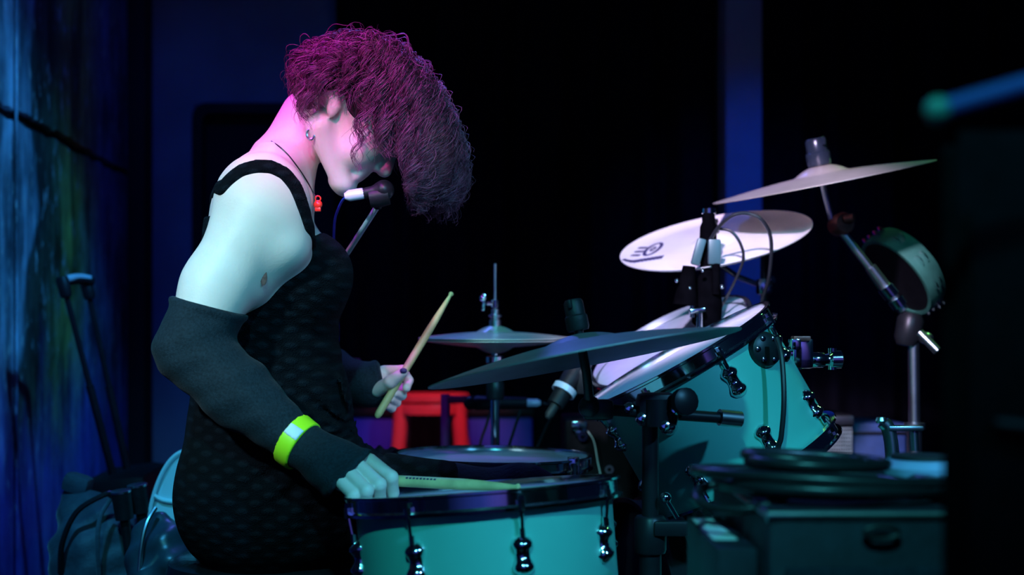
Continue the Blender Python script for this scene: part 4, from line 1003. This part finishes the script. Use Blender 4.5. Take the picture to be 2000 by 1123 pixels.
# drum microphone over the toms, plug end up, with its clip and arching cable
MICB = mat('matt_mic_black', (.0018, .0018, .0025), .7, 0, .3, 40, 0, 10, .0)
tm = thing('tom_microphone', 'black microphone standing upright before the lilac crash, aimed down at a tom', 'microphone', P(1370, 640, 2.56))
mb = MB(); mb.lathe([(.002, .005), (.0115, 0), (.0125, -.012), (.0125, -.022), (.016, -.03), (.017, -.065), (.0145, -.075), (.0145, -.12), (.020, -.13), (.026, -.15), (.030, -.18), (.028, -.215), (.016, -.228), (.001, -.23)], P(1384, 412, 2.56), (.02, 0, 1), 24); mb.out('body', MICB, tm)
mb = MB(); mb.lathe([(.0118, -.004), (.0135, -.003), (.0135, .006), (.008, .009), (.001, .009)], P(1384, 414, 2.56), (.02, 0, 1), 18); mb.out('plug', CHROME, tm)
mb = MB(); mb.box(P(1364, 492, 2.535), (.017, .016, .052), rot=Euler((0, .28, 0)), bev=.004); mb.box(P(1395, 492, 2.535), (.024, .016, .048), rot=Euler((0, 0, 0)), bev=.004); mb.out('clip', mat('teal_grey_plastic', (.04, .10, .11), .4), tm)
mb = MB(); mb.cyl(P(1346, 520, 2.53), P(1338, 596, 2.53), .012, .024); mb.cyl(P(1398, 515, 2.535), P(1398, 575, 2.535), .008); mb.out('shock_mount', MICB, tm)
for a, b in ((1322, 548), (1347, 562), (1372, 528), (1410, 560)):
    mb = MB(); mb.ball(P(a, b, 2.515), .0042); mb.out('screw', CHROME, tm)
mb = MB(); mb.box(P(1362, 607, 2.52), (.03, .02, .009), rot=Euler((0, -.15, 0)), bev=.002); mb.cyl(P(1352, 596, 2.52), P(1352, 620, 2.52), .0045); mb.cyl(P(1366, 612, 2.52), P(1366, 640, 2.52), .006); mb.out('rim_clamp', CHROME, tm)
mb = MB(); mb.tube(bez([P(1386, 470, 2.54), P(1405, 442, 2.52), P(1432, 420, 2.50), P(1462, 417, 2.50), P(1490, 432, 2.50), P(1506, 470, 2.52), P(1502, 540, 2.56), P(1488, 590, 2.6), P(1484, 640, 2.62)], 8), .0036, 8)
tag(mb.out('microphone_cable', CABLE), 'black cable arching over the lilac crash from the upright microphone', 'cable')
mb = MB(); mb.tube(bez([P(1400, 446, 2.53), P(1428, 452, 2.52), P(1447, 478, 2.52), P(1451, 510, 2.53), P(1430, 560, 2.55), P(1408, 600, 2.56)], 8), .0028, 8)
tag(mb.out('microphone_cable', CABLE), 'short black cable looping down across the lilac crash', 'cable')
mb = MB(); mb.tube(bez([P(1517, 660, 2.06), P(1527, 700, 2.045), P(1531, 780, 2.03), P(1526, 850, 2.03), P(1518, 905, 2.04), P(1530, 1100, 2.06)], 8), .0042, 8)
tag(mb.out('microphone_cable', CABLE), 'black cable hanging straight down across the near green tom', 'cable')

dm = mic('drum_microphone', 'black drum microphone with a white ring tilted beside the rack toms', P(1146, 690, 2.62), P(1084, 792, 2.58), r=.021, head=.022, plug=RUBBER, band_=(.66, .76))
mb = MB(); mb.box(P(1140, 745, 2.60), (.03, .03, .05), bev=.006); mb.out('clip', BLACK, dm)
pm_ = mic('pencil_microphone', 'black pencil microphone lying level behind the hi-hat pole', P(905, 787, 3.0), P(1030, 787, 3.0), r=.016, head=.016)
ms = thing('microphone_stand', 'dark pole of a microphone stand in front of the red stool', 'stand', (P(870, 0, 3.02).x, 3.02, 0))
mb = MB(); mb.cyl((ms.location.x, 3.02, .02), P(870, 770, 3.02), .0105); mb.out('pole', mat('violet_black_metal', (.06, .04, .10), .35, .4), ms)
mb = MB(); mb.lathe([(.001, .02), (.12, .018), (.13, .006), (.13, .001), (.001, .001)], (ms.location.x, 3.02, 0), (0, 0, 1), 32); mb.out('base', BLACKMET, ms)
mb = MB(); mb.box(P(900, 780, 3.01), (.06, .02, .016), bev=.003); mb.out('clip', BLACK, ms)
mb = MB(); mb.tube(bez([P(1060, 787, 3.0), P(1085, 800, 3.0), P(1060, 850, 3.02), P(1010, 1000, 3.05), Vector((.0, 3.1, .006)), Vector((.3, 3.3, .006))], 8), .003, 8)
tag(mb.out('microphone_cable', CABLE), 'black cable drooping from the pencil microphone toward the floor', 'cable')
mb = MB(); mb.tube(bez([P(1018, 800, 2.86), P(1004, 840, 2.86), P(990, 900, 2.86), P(985, 1050, 2.86), Vector((.02, 2.86, .006)), Vector((.10, 2.80, .006))], 8), .003, 8)
tag(mb.out('microphone_cable', CABLE), 'black cable hanging right of the hi-hat tube before the blue box', 'cable')
mb = MB(); mb.tube(bez([P(962, 790, 2.86), P(950, 830, 2.86), P(936, 880, 2.86), P(930, 1000, 2.86), Vector((-.08, 2.865, .006)), Vector((-.2, 2.87, .006))], 8), .003, 8)
tag(mb.out('microphone_cable', CABLE), 'black cable slanting down left of the hi-hat tube', 'cable')

# ================================================================== BEHIND THE KIT
st_ = thing('bar_stool', 'red painted stool standing behind the hi-hat', 'stool', (P(845, 0, 4.2).x, 4.2, 0))
c = Vector((P(842, 0, 4.2).x, 4.2, 0)); zs = P(0, 768, 4.2).z
mb = MB(); mb.lathe([(.001, zs), (.115, zs), (.120, zs-.004), (.120, zs-.022), (.112, zs-.026), (.001, zs-.026)], c, (0, 0, 1), 36); mb.out('seat', RED, st_)
mb = MB(); mb.lathe([(.108, zs-.03), (.118, zs-.03), (.120, zs-.045), (.118, zs-.062), (.108, zs-.062)], c, (0, 0, 1), 36, closed=True); mb.out('apron_ring', RED, st_)
for sx in (-1, 1):
    for sy in (-1, 1):
        mb = MB(); a = c+Vector((sx*.088, sy*.06, zs-.03)); b = c+Vector((sx*.135, sy*.085, .0)); mb.tube([a, b], [.024, .02], 12); mb.out('leg', RED, st_)
for k, z in enumerate((.22, .34)):
    s = 1-(z/zs)
    pts = [c+Vector((sx*(.089+.046*s), sy*(.062+.023*s), z)) for sx, sy in ((-1, -1), (1, -1), (1, 1), (-1, 1))]
    for j in range(4):
        if j % 2 == k: mb = MB(); mb.cyl(pts[j], pts[(j+1) % 4], .010); mb.out('rung', RED, st_)
t = thing('storage_box', 'blue plastic storage box standing behind the hi-hat pole', 'box', (P(975, 0, 4.3).x, 4.43, 0))
x0, x1, z1 = P(908, 0, 4.3).x, P(1041, 0, 4.3).x, P(0, 800, 4.3).z
bx(x0, x1, 4.38, 4.48, 0, z1-.03, .01).out('body', BLUEBOX, t); bx(x0-.006, x1+.006, 4.37, 4.49, z1-.028, z1, .006).out('lid', BLACK, t)
mb = MB()
for k in range(3): mb.box(((x0+x1)/2-.06+k*.06, 4.378, z1*.5), (.012, .008, z1*.7), bev=.002)
mb.out('rib', BLUEBOX, t)
t = thing('storage_box', 'blue plastic storage box left of the red stool behind the far hand', 'box', (P(715, 0, 4.3).x, 4.43, 0))
x0, x1, z1 = P(672, 0, 4.3).x, P(764, 0, 4.3).x, P(0, 800, 4.3).z
bx(x0, x1, 4.38, 4.48, 0, z1-.03, .01).out('body', BLUEBOX, t); bx(x0-.006, x1+.006, 4.37, 4.49, z1-.028, z1, .006).out('lid', BLACK, t)
# small canister on a black pedestal; a pink highlight is painted as its lid colour
t = thing('canister', 'dark round canister with a pink highlight painted on its lid, behind the waist of the drummer', 'canister', (P(684, 0, 3.4).x, 3.4, P(0, 765, 3.4).z))
mb = MB(); mb.lathe([(.001, 0), (.024, 0), (.024, .075), (.001, .075)], t.location, (0, 0, 1), 20); mb.out('body', BLACK, t)
mb = MB(); mb.lathe([(.001, .075), (.025, .075), (.026, .078), (.025, .084), (.001, .085)], t.location, (0, 0, 1), 20); mb.out('lid', PINKT, t)
zc = t.location.z; t2 = thing('pedestal_table', 'small black pedestal table behind the drummer, a canister on top', 'table', (P(650, 0, 3.4).x, 3.4, 0)); c = t2.location
mb = MB(); mb.lathe([(.001, zc-.02), (.12, zc-.02), (.12, zc), (.001, zc)], c, (0, 0, 1), 32); mb.out('tabletop', BLACK, t2)
mb = MB(); mb.cyl(c+Vector((0, 0, .02)), c+Vector((0, 0, zc-.02)), .016); mb.lathe([(.001, .02), (.13, .02), (.14, .001), (.001, .001)], c, (0, 0, 1), 32); mb.out('pedestal', BLACKMET, t2)
# black case with metal corner, behind the snare and the bass drum
t = thing('equipment_case', 'tall black case with a chrome corner standing behind the snare drum', 'case', (P(1190, 0, 2.98).x, 3.05, 0))
x0, x1, z1 = P(1105, 0, 2.9).x, P(1300, 0, 2.9).x, P(0, 822, 2.9).z
bx(x0, x1, 2.9, 3.2, .004, z1, .008).out('body', mat('black_case_covering', (.003, .0045, .005), .8, 0, .3, 30, .15, 300, .05), t)
mb = MB(); mb.box(P(1131, 832, 2.893), (.034, .012, .022), bev=.004); mb.box(P(1133, 845, 2.893), (.024, .010, .016), bev=.005); mb.lathe([(.004, 0), (.011, 0), (.011, .006), (.004, .006)], P(1138, 852, 2.893), (0, -1, 0), 16, closed=True); mb.out('corner', CHROME, t)
mb = MB(); mb.lathe([(.0045, 0), (.0095, 0), (.0095, .004), (.0045, .004)], P(1190, 917, 2.899), (0, -1, 0), 20, closed=True); mb.out('rivet', STEEL, t)
mb = MB(); mb.tube(bez([P(1148, 842, 2.885), P(1160, 862, 2.88), P(1167, 900, 2.88), P(1175, 945, 2.88), P(1180, 1040, 2.88)], 8), .0012, 6); mb.out('cord', mat('pale_cord', (.35, .5, .45), .6), t)

# ================================================================== RIGHT: AMPS AND CASES
def gridbox():
    t = thing('speaker_cabinet', 'small cabinet with grey woven grille between the near tom and the stands', 'speaker', (P(1630, 0, 3.15).x, 3.2, 0))
    x0, x1, z1 = P(1562, 0, 3.1).x, P(1668, 0, 3.1).x, P(0, 810, 3.1).z
    bx(x0, x1, 3.11, 3.34, .004, z1, .006).out('body', BLACK, t)
    mb = MB(); zt2 = z1-.026
    n = 22
    for i in range(n): xx = x0+.004+(x1-x0-.008)*i/(n-1); mb.box((xx, 3.107, zt2/2+.2), (.0022, .004, zt2-.42), bev=0)
    for i in range(26): mb.box(((x0+x1)/2, 3.105, zt2-.006-i*.009), (x1-x0-.008, .003, .0036), bev=0)
    tag(mb.out('grille', GRILLE, t), None, None, None, 'stuff')
    mb = MB(); mb.box(((x0+x1)/2, 3.105, z1-.014), (x1-x0, .01, .022), bev=.003); mb.out('top_rail', STEEL, t)
gridbox()
t = thing('equipment_case', 'plain blue box beside the small grille cabinet', 'case', (P(1718, 0, 3.45).x, 3.5, 0))
x0, x1, z1 = P(1668, 0, 3.4).x, P(1770, 0, 3.4).x, P(0, 826, 3.4).z
bx(x0, x1, 3.4, 3.65, .004, z1, .008).out('body', mat('blue_grey_fibre', (.02, .06, .20), .6, 0, .2, 30, .3, 200), t); bx(x0-.003, x1+.003, 3.395, 3.655, z1-.03, z1-.022, .002).out('lid_band', BLACKMET, t)  # blue is the box's own colour
mb = MB(); mb.tube(bez([P(1725, 825, 2.30), P(1735, 838, 2.30), P(1742, 880, 2.30), P(1744, 960, 2.30)], 6), .012, 10); mb.lathe([(.001, -.004), (.008, -.004), (.01, 0), (.008, .006), (.001, .007)], P(1721, 822, 2.295), (0, 0, 1), 12); 
t = thing('clamp_stand', 'bent grey metal stand post in front of the blue box', 'stand', (P(1744, 0, 2.30).x, 2.30, 0))
mb.cyl(P(1744, 955, 2.30), (t.location.x, 2.30, .02), .012); mb.out('post', STEEL, t)
mb = MB(); mb.box(P(1766, 836, 2.30), (.06, .03, .009), bev=.003); mb.cyl(P(1784, 838, 2.30), P(1786, 880, 2.30), .008); mb.out('arm', STEEL, t)
mb = MB(); mb.lathe([(.001, .02), (.045, .018), (.05, .006), (.05, .001), (.001, .001)], (t.location.x, 2.30, 0), (0, 0, 1), 32); mb.out('base', BLACKMET, t)

# foreground amplifier (front face at d = 1.26) and lower flat case with a tape strip
t = thing('amplifier', 'dark amplifier with a pale metal top edge, cables piled on it', 'amplifier', (P(1670, 0, 1.4).x, 1.4, 0))
x0, x1 = P(1503, 0, 1.26).x, P(1900, 0, 1.26).x; z1 = P(0, 1005, 1.26).z
bx(x0, x1, 1.265, 1.62, .004, z1, .008).out('body', TOLEX, t)
mb = MB(); mb.tube([(x0-.001, 1.268, z1-.002), (x1, 1.268, z1-.002)], .0065, 10); mb.tube([(x0+.002, 1.268, z1-.002), (x0+.002, 1.6, z1-.002)], .004, 8); tag(mb.out('edge_trim', STEEL, t), 'pale metal edge trim')
mb = MB(); mb.box(((x0+x1)/2, 1.261, z1-.22), (x1-x0-.03, .01, .34), bev=.004); mb.out('grille_cloth', mat('dark_grille_cloth', (.012, .020, .032), .85, 0, .3, 90, .25, 700, .1), t)
mb = MB(); c_ = P(1722, 1040, 1.255); mb.tube([c_+Vector((.016*math.cos(k*PI/8), 0, .006*math.sin(k*PI/8))) for k in range(16)], .0028, 8, closed=True); mb.out('handle', BLACKMET, t)
for z in (.06,):
    for xx in (x0+.03, x1-.03): mb = MB(); mb.lathe([(.012, 0), (.014, .004)], (xx, 1.262, z), (0, -1, 0), 12); mb.out('foot', RUBBER, t)
t = thing('equipment_case', 'flat black case in front with a strip of white tape, left of the amplifier', 'case', (P(1430, 0, 1.45).x, 1.45, 0))
zc = CZ-.208; x0b, x1b = P(1346, 0, 1.51).x, x0-.004
df = F*.208/(1123-HZ)*.9
bx(x0b, x1b, 1.30, 1.53, .004, zc, .003).out('body', TOLEX, t)
dl0, dl1 = F*(CZ-zc-.0015)/(1052-HZ), F*(CZ-zc-.0015)/(1013-HZ)
mb = MB(); mb.prism([P(1393, 1052, dl0), P(1440, 1052, dl0), P(1391, 1013, dl1), P(1352, 1013, dl1)], (0, 0, -.0012), 0); tag(mb.out('tape', WHITEL, t), 'strip of white tape')
# cables piled on the amplifier
def coil(c, R, r, turns, label, squash=.75, jit=.012, seed=1, rise=.006):
    rg = random.Random(seed); pts = []; N = 40
    ph = [rg.uniform(0, 6.28) for _ in range(6)]
    for i in range(N*turns+1):
        a = 2*PI*i/N; k = i/N
        rr = R*(1+.10*math.sin(k*2.3+ph[0])+.06*math.sin(2*a+k+ph[1]))
        pts.append(Vector(c)+Vector((rr*math.cos(a)+jit*math.sin(k*1.7+ph[2]), rr*squash*math.sin(a)+jit*math.cos(k*2.1+ph[3]), r+rise*k*(.6+.4*math.sin(a+ph[4])))))
    mb = MB(); mb.tube(pts, r, 10); return tag(mb.out('cable_coil', CABLE), label, 'cable')
zt = z1+.002
coil((P(1620, 0, 1.42).x, 1.43, zt), .115, .0058, 6, 'coil of thick black cable lying on top of the amplifier', .9, .014, 3, .0036)
coil((P(1540, 0, 1.42).x+.02, 1.42, zt+.024), .066, .0058, 3, 'smaller black cable coil on top of the cable pile', .9, .010, 5, .0045)
mb = MB()
mb.tube(bez([(P(1470, 0, 1.4).x+.06, 1.40, zt+.012), P(1420, 945, 1.42), P(1370, 955, 1.42), P(1362, 975, 1.38), P(1395, 992, 1.36), P(1480, 992, 1.34), (P(1560, 0, 1.35).x, 1.35, zt+.012)], 8), .0052, 10)
tag(mb.out('cable_loop', CABLE), 'black cable loop overhanging the left edge of the amplifier', 'cable')
# hanging vinyl roll end on the right of the pile
t = thing('drum_pad', 'round pale blue-lit pad lying on the right end of the amplifier', 'pad', (P(1800, 0, 1.5).x, 1.5, zt))
mb = MB(); mb.lathe([(.001, .0), (.042, .0), (.047, .006), (.047, .020), (.040, .028), (.001, .030)], t.location, (0, 0, 1), 32); mb.out('body', mat('blue_grey_rubber', (.20, .28, .42), .5), t)
mb = MB(); mb.lathe([(.001, .03), (.034, .029), (.034, .033), (.001, .034)], t.location, (0, 0, 1), 32); mb.out('playing_surface', RUBBER, t)

# foreground: black loudspeaker at the right edge and boom arm resting above it
t = thing('loudspeaker', 'tall black loudspeaker filling the right edge of the picture', 'speaker', (P(1985, 0, .95).x, .98, 0))
x0, x1, z1 = P(1842, 0, .88).x, .62, P(0, 262, .88).z
mb = MB(); mb.prism([(P(1840, 0, .88).x, .88, .004), (x1, .88, .004), (x1, 1.16, .004), (P(1862, 0, 1.16).x, 1.16, .004)], (0, 0, z1), .01); mb.out('cabinet', mat('black_speaker_paint', (.0016, .002, .003), .85, 0, .3, 60, .2, 400, .05), t)
mb = MB(); mb.box(((x0+x1)/2, .876, z1*.55), (x1-x0-.03, .008, z1*.8), bev=.004); mb.out('grille', mat('black_grille', (.0016, .002, .003), .85, 0, .3, 90, .2, 600, .05), t)
mb = MB(); mb.tube(bez([(x0+.03, .868, P(0, 826, .87).z), (x0+.07, .864, P(0, 840, .87).z), (x0+.12, .866, P(0, 868, .87).z)], 6), .004, 8); mb.out('badge_strip', BLACK, t)
t = thing('microphone_boom', 'blurred blue-lit boom arm with a rounded end at the upper right', 'stand', (P(2090, 0, .80).x, .80, 0))
mb = MB(); mb.tube([P(1836, 214, .80), P(2110, 134, .80)], .0060, 16); mb.out('boom_arm', mat('blue_grey_tube', (.04, .10, .36), .35, .3), t)
mb = MB(); mb.ball(P(1832, 215, .80), .0082); mb.out('end_cap', mat('green_rubber', (.04, .26, .2), .4), t)
mb = MB(); mb.cyl((t.location.x, .80, .02), P(2090, 130, .80), .010); mb.out('pole', BLACKMET, t)
mb = MB(); mb.lathe([(.001, .02), (.05, .018), (.055, .006), (.055, .001), (.001, .001)], (t.location.x, .80, 0), (0, 0, 1), 32); mb.out('base', BLACKMET, t)

# ================================================================== LEFT: TROLLEY, BAGS, CHAIR
t = thing('luggage_trolley', 'black trolley case with telescopic handle leaning by the painted wall', 'suitcase', (P(205, 0, 3.1).x, 3.1, 0))
TD = 3.05
a0, a1, b0, b1 = P(124, 556, TD), P(208, 880, TD+.06), P(170, 560, TD+.1), P(240, 880, TD+.16)
for a, b in ((a0, a1), (b0, b1)):
    mb = MB(); mb.tube([a, a+(b-a)*.62], .0065, 10); mb.tube([a+(b-a)*.60, b+(b-a)*.2], .0092, 10); mb.out('handle_tube', BLACKMET, t)
mb = MB(); mb.tube(bez([P(118, 553, TD), P(135, 547, TD+.03), P(158, 545, TD+.07), P(178, 550, TD+.1)], 8), .0125, 12); gr = mb.out('grip', BLACK, t)
mb = MB(); mb.tube(bez([P(128, 546, TD+.005), P(150, 541, TD+.05), P(174, 544, TD+.09)], 8), .0085, 10); mb.out('grip_highlight', mat('grip_highlight_grey', (.5, .55, .6), .3), gr)  # pale strip paints the highlight along the top of the grip
for a in (a0, b0): mb = MB(); mb.lathe([(.011, -.03), (.014, -.024), (.015, .012), (.012, .018)], a, (-.25, 0, 1), 14); mb.out('grip_socket', BLACK, t)
cb = (a1+b1)/2; mb = MB(); mb.box((cb.x+.05, cb.y+.02, .30), (.16, .34, .56), rot=Euler((0, -.12, .1)), bev=.03); mb.out('case_body', BLACK, t)

def bag(name, label, prims, lo, hi, m, wr=.004, cat='bag', h=.007):
    Fd = Field(lo, hi, h)
    for p_ in prims:
        if p_[0] == 'c': Fd.cap(*p_[1:])
        else: Fd.ell(*p_[1:])
    X, Y, Z = Fd.grids()
    Fd.F += (wr*np.sin(X*70+Z*40+1.5*np.sin(Z*23+Y*17))+wr*.6*np.sin(Z*110-X*60+Y*30)).astype(np.float32)
    Fd.F = np.maximum(Fd.F, np.broadcast_to((.006-Z).astype(np.float32), Fd.F.shape))
    t = thing(name, label, cat, ((lo[0]+hi[0])/2, (lo[1]+hi[1])/2, 0))
    net_obj('body', [Fd], m, t); return t
c = P(185, 1080, 2.62)
b1_ = bag('backpack', 'charcoal backpack standing at the lower left by the wall',
    [('c', c+Vector((0, 0, .0)), (c.x, c.y, .16), .080, .10, .05), ('c', c+Vector((.03, .02, .03)), (c.x+.04, c.y, .14), .07, .10, .05), ('c', P(150, 975, 2.66), P(165, 1060, 2.66), .030, .05, .05)],
    (c.x-.2, c.y-.2, -.01), (c.x+.22, c.y+.22, .72), BAGM)
mb = MB(); mb.tube(bez([P(118, 1120, 2.55), P(122, 1060, 2.53), P(150, 1000, 2.53), P(200, 968, 2.54), P(228, 962, 2.56)], 8), .0055, 8); mb.out('zip', BLACKMET, b1_)
mb = MB(); mb.tube(bez([P(215, 975, 2.53), P(196, 1010, 2.51), P(190, 1060, 2.50), P(193, 1123, 2.51)], 8), .0045, 8); mb.out('seam_piping', BAGM, b1_)
mb = MB(); mb.box(P(152, 945, 2.66), (.055, .05, .04), rot=Euler((0, .3, 0)), bev=.015); mb.out('flap', BAGM, b1_)
for i, (a, b, zz) in enumerate(((236, 958, 2.52), (268, 946, 2.56))):
    t = thing('folded_stand_leg', ['black tube end with a pale rim poking out of the backpack, left one', 'black tube end with a pale rim poking out beside the white chair'][i], 'stand', P(a+14, 1100, zz))
    top_ = P(a, b, zz); bot = P(a+30, 1180, zz+.02); ax = (top_-bot).normalized()
    mb = MB(); mb.tube([top_, top_-ax*.055], [.019, .017], 14); mb.tube([top_-ax*.05, bot], .0095, 10); mb.tube([bot, Vector((bot.x+.02, bot.y, .004))], .0095, 10); mb.out('tube', BLACK, t)
    mb = MB(); mb.lathe([(.001, .001), (.017, .001), (.0195, .0), (.0195, -.004)], top_, ax, 16); mb.out('rim', STEEL, t)
c = P(322, 1085, 2.40)
b2_ = bag('duffel_bag', 'dark shiny nylon bag leaning against the white chair',
    [('c', P(308, 1010, 2.42), P(335, 1110, 2.40), .012, .055, .05), ('c', P(335, 1110, 2.40), (c.x+.02, c.y, .12), .058, .11, .05), ('c', P(300, 1060, 2.42), (c.x-.03, c.y, .12), .03, .10, .05)],
    (c.x-.18, c.y-.18, -.01), (c.x+.22, c.y+.18, .62), NYLON, .0055)
mb = MB(); mb.tube(bez([P(304, 992, 2.39), P(288, 1020, 2.37), P(278, 1060, 2.355), P(272, 1123, 2.345), P(272, 1200, 2.33)], 8), .004, 8); mb.out('zip', STEEL, b2_)

ch = thing('plastic_chair', 'white moulded plastic chair behind the back of the drummer', 'chair', (P(400, 0, 2.6).x, 2.66, 0))
CD = 2.56
outl = [(283, 1110), (286, 1040), (296, 985), (312, 935), (330, 902), (352, 882), (380, 874), (470, 874), (500, 884), (522, 910), (536, 960), (545, 1040), (548, 1110)]
mb = MB(); mb.prism([P(a, b, CD) for a, b in outl], (0, .022, 0), .009); mb.out('backrest', CHAIRW, ch)
mb = MB(); mb.tube(bez([P(286, 1100, CD+.004), P(296, 985, CD+.004), P(330, 903, CD+.004), P(380, 876, CD+.004), P(470, 876, CD+.004), P(520, 905, CD+.004), P(544, 1040, CD+.004)], 10), .0045, 8); mb.out('rim', CHAIRW, ch)
mb = MB(); mb.tube(bez([P(302, 968, CD-.001), P(318, 977, CD-.003), P(345, 981, CD-.003), P(372, 980, CD-.001)], 8), .0042, 8); mb.out('moulded_ridge', CHAIRW, ch)
cx = P(415, 0, CD).x
mb = MB(); mb.box((cx, CD+.2, .44), (.40*.66, .36, .025), bev=.01); mb.out('seat', CHAIRW, ch)
for sx in (-1, 1):
    for yy in (CD+.02, CD+.36):
        mb = MB(); mb.tube([(cx+sx*.115, yy, .45), (cx+sx*.13, yy, .004)], [.02, .015], 10); mb.out('leg', CHAIRW, ch)
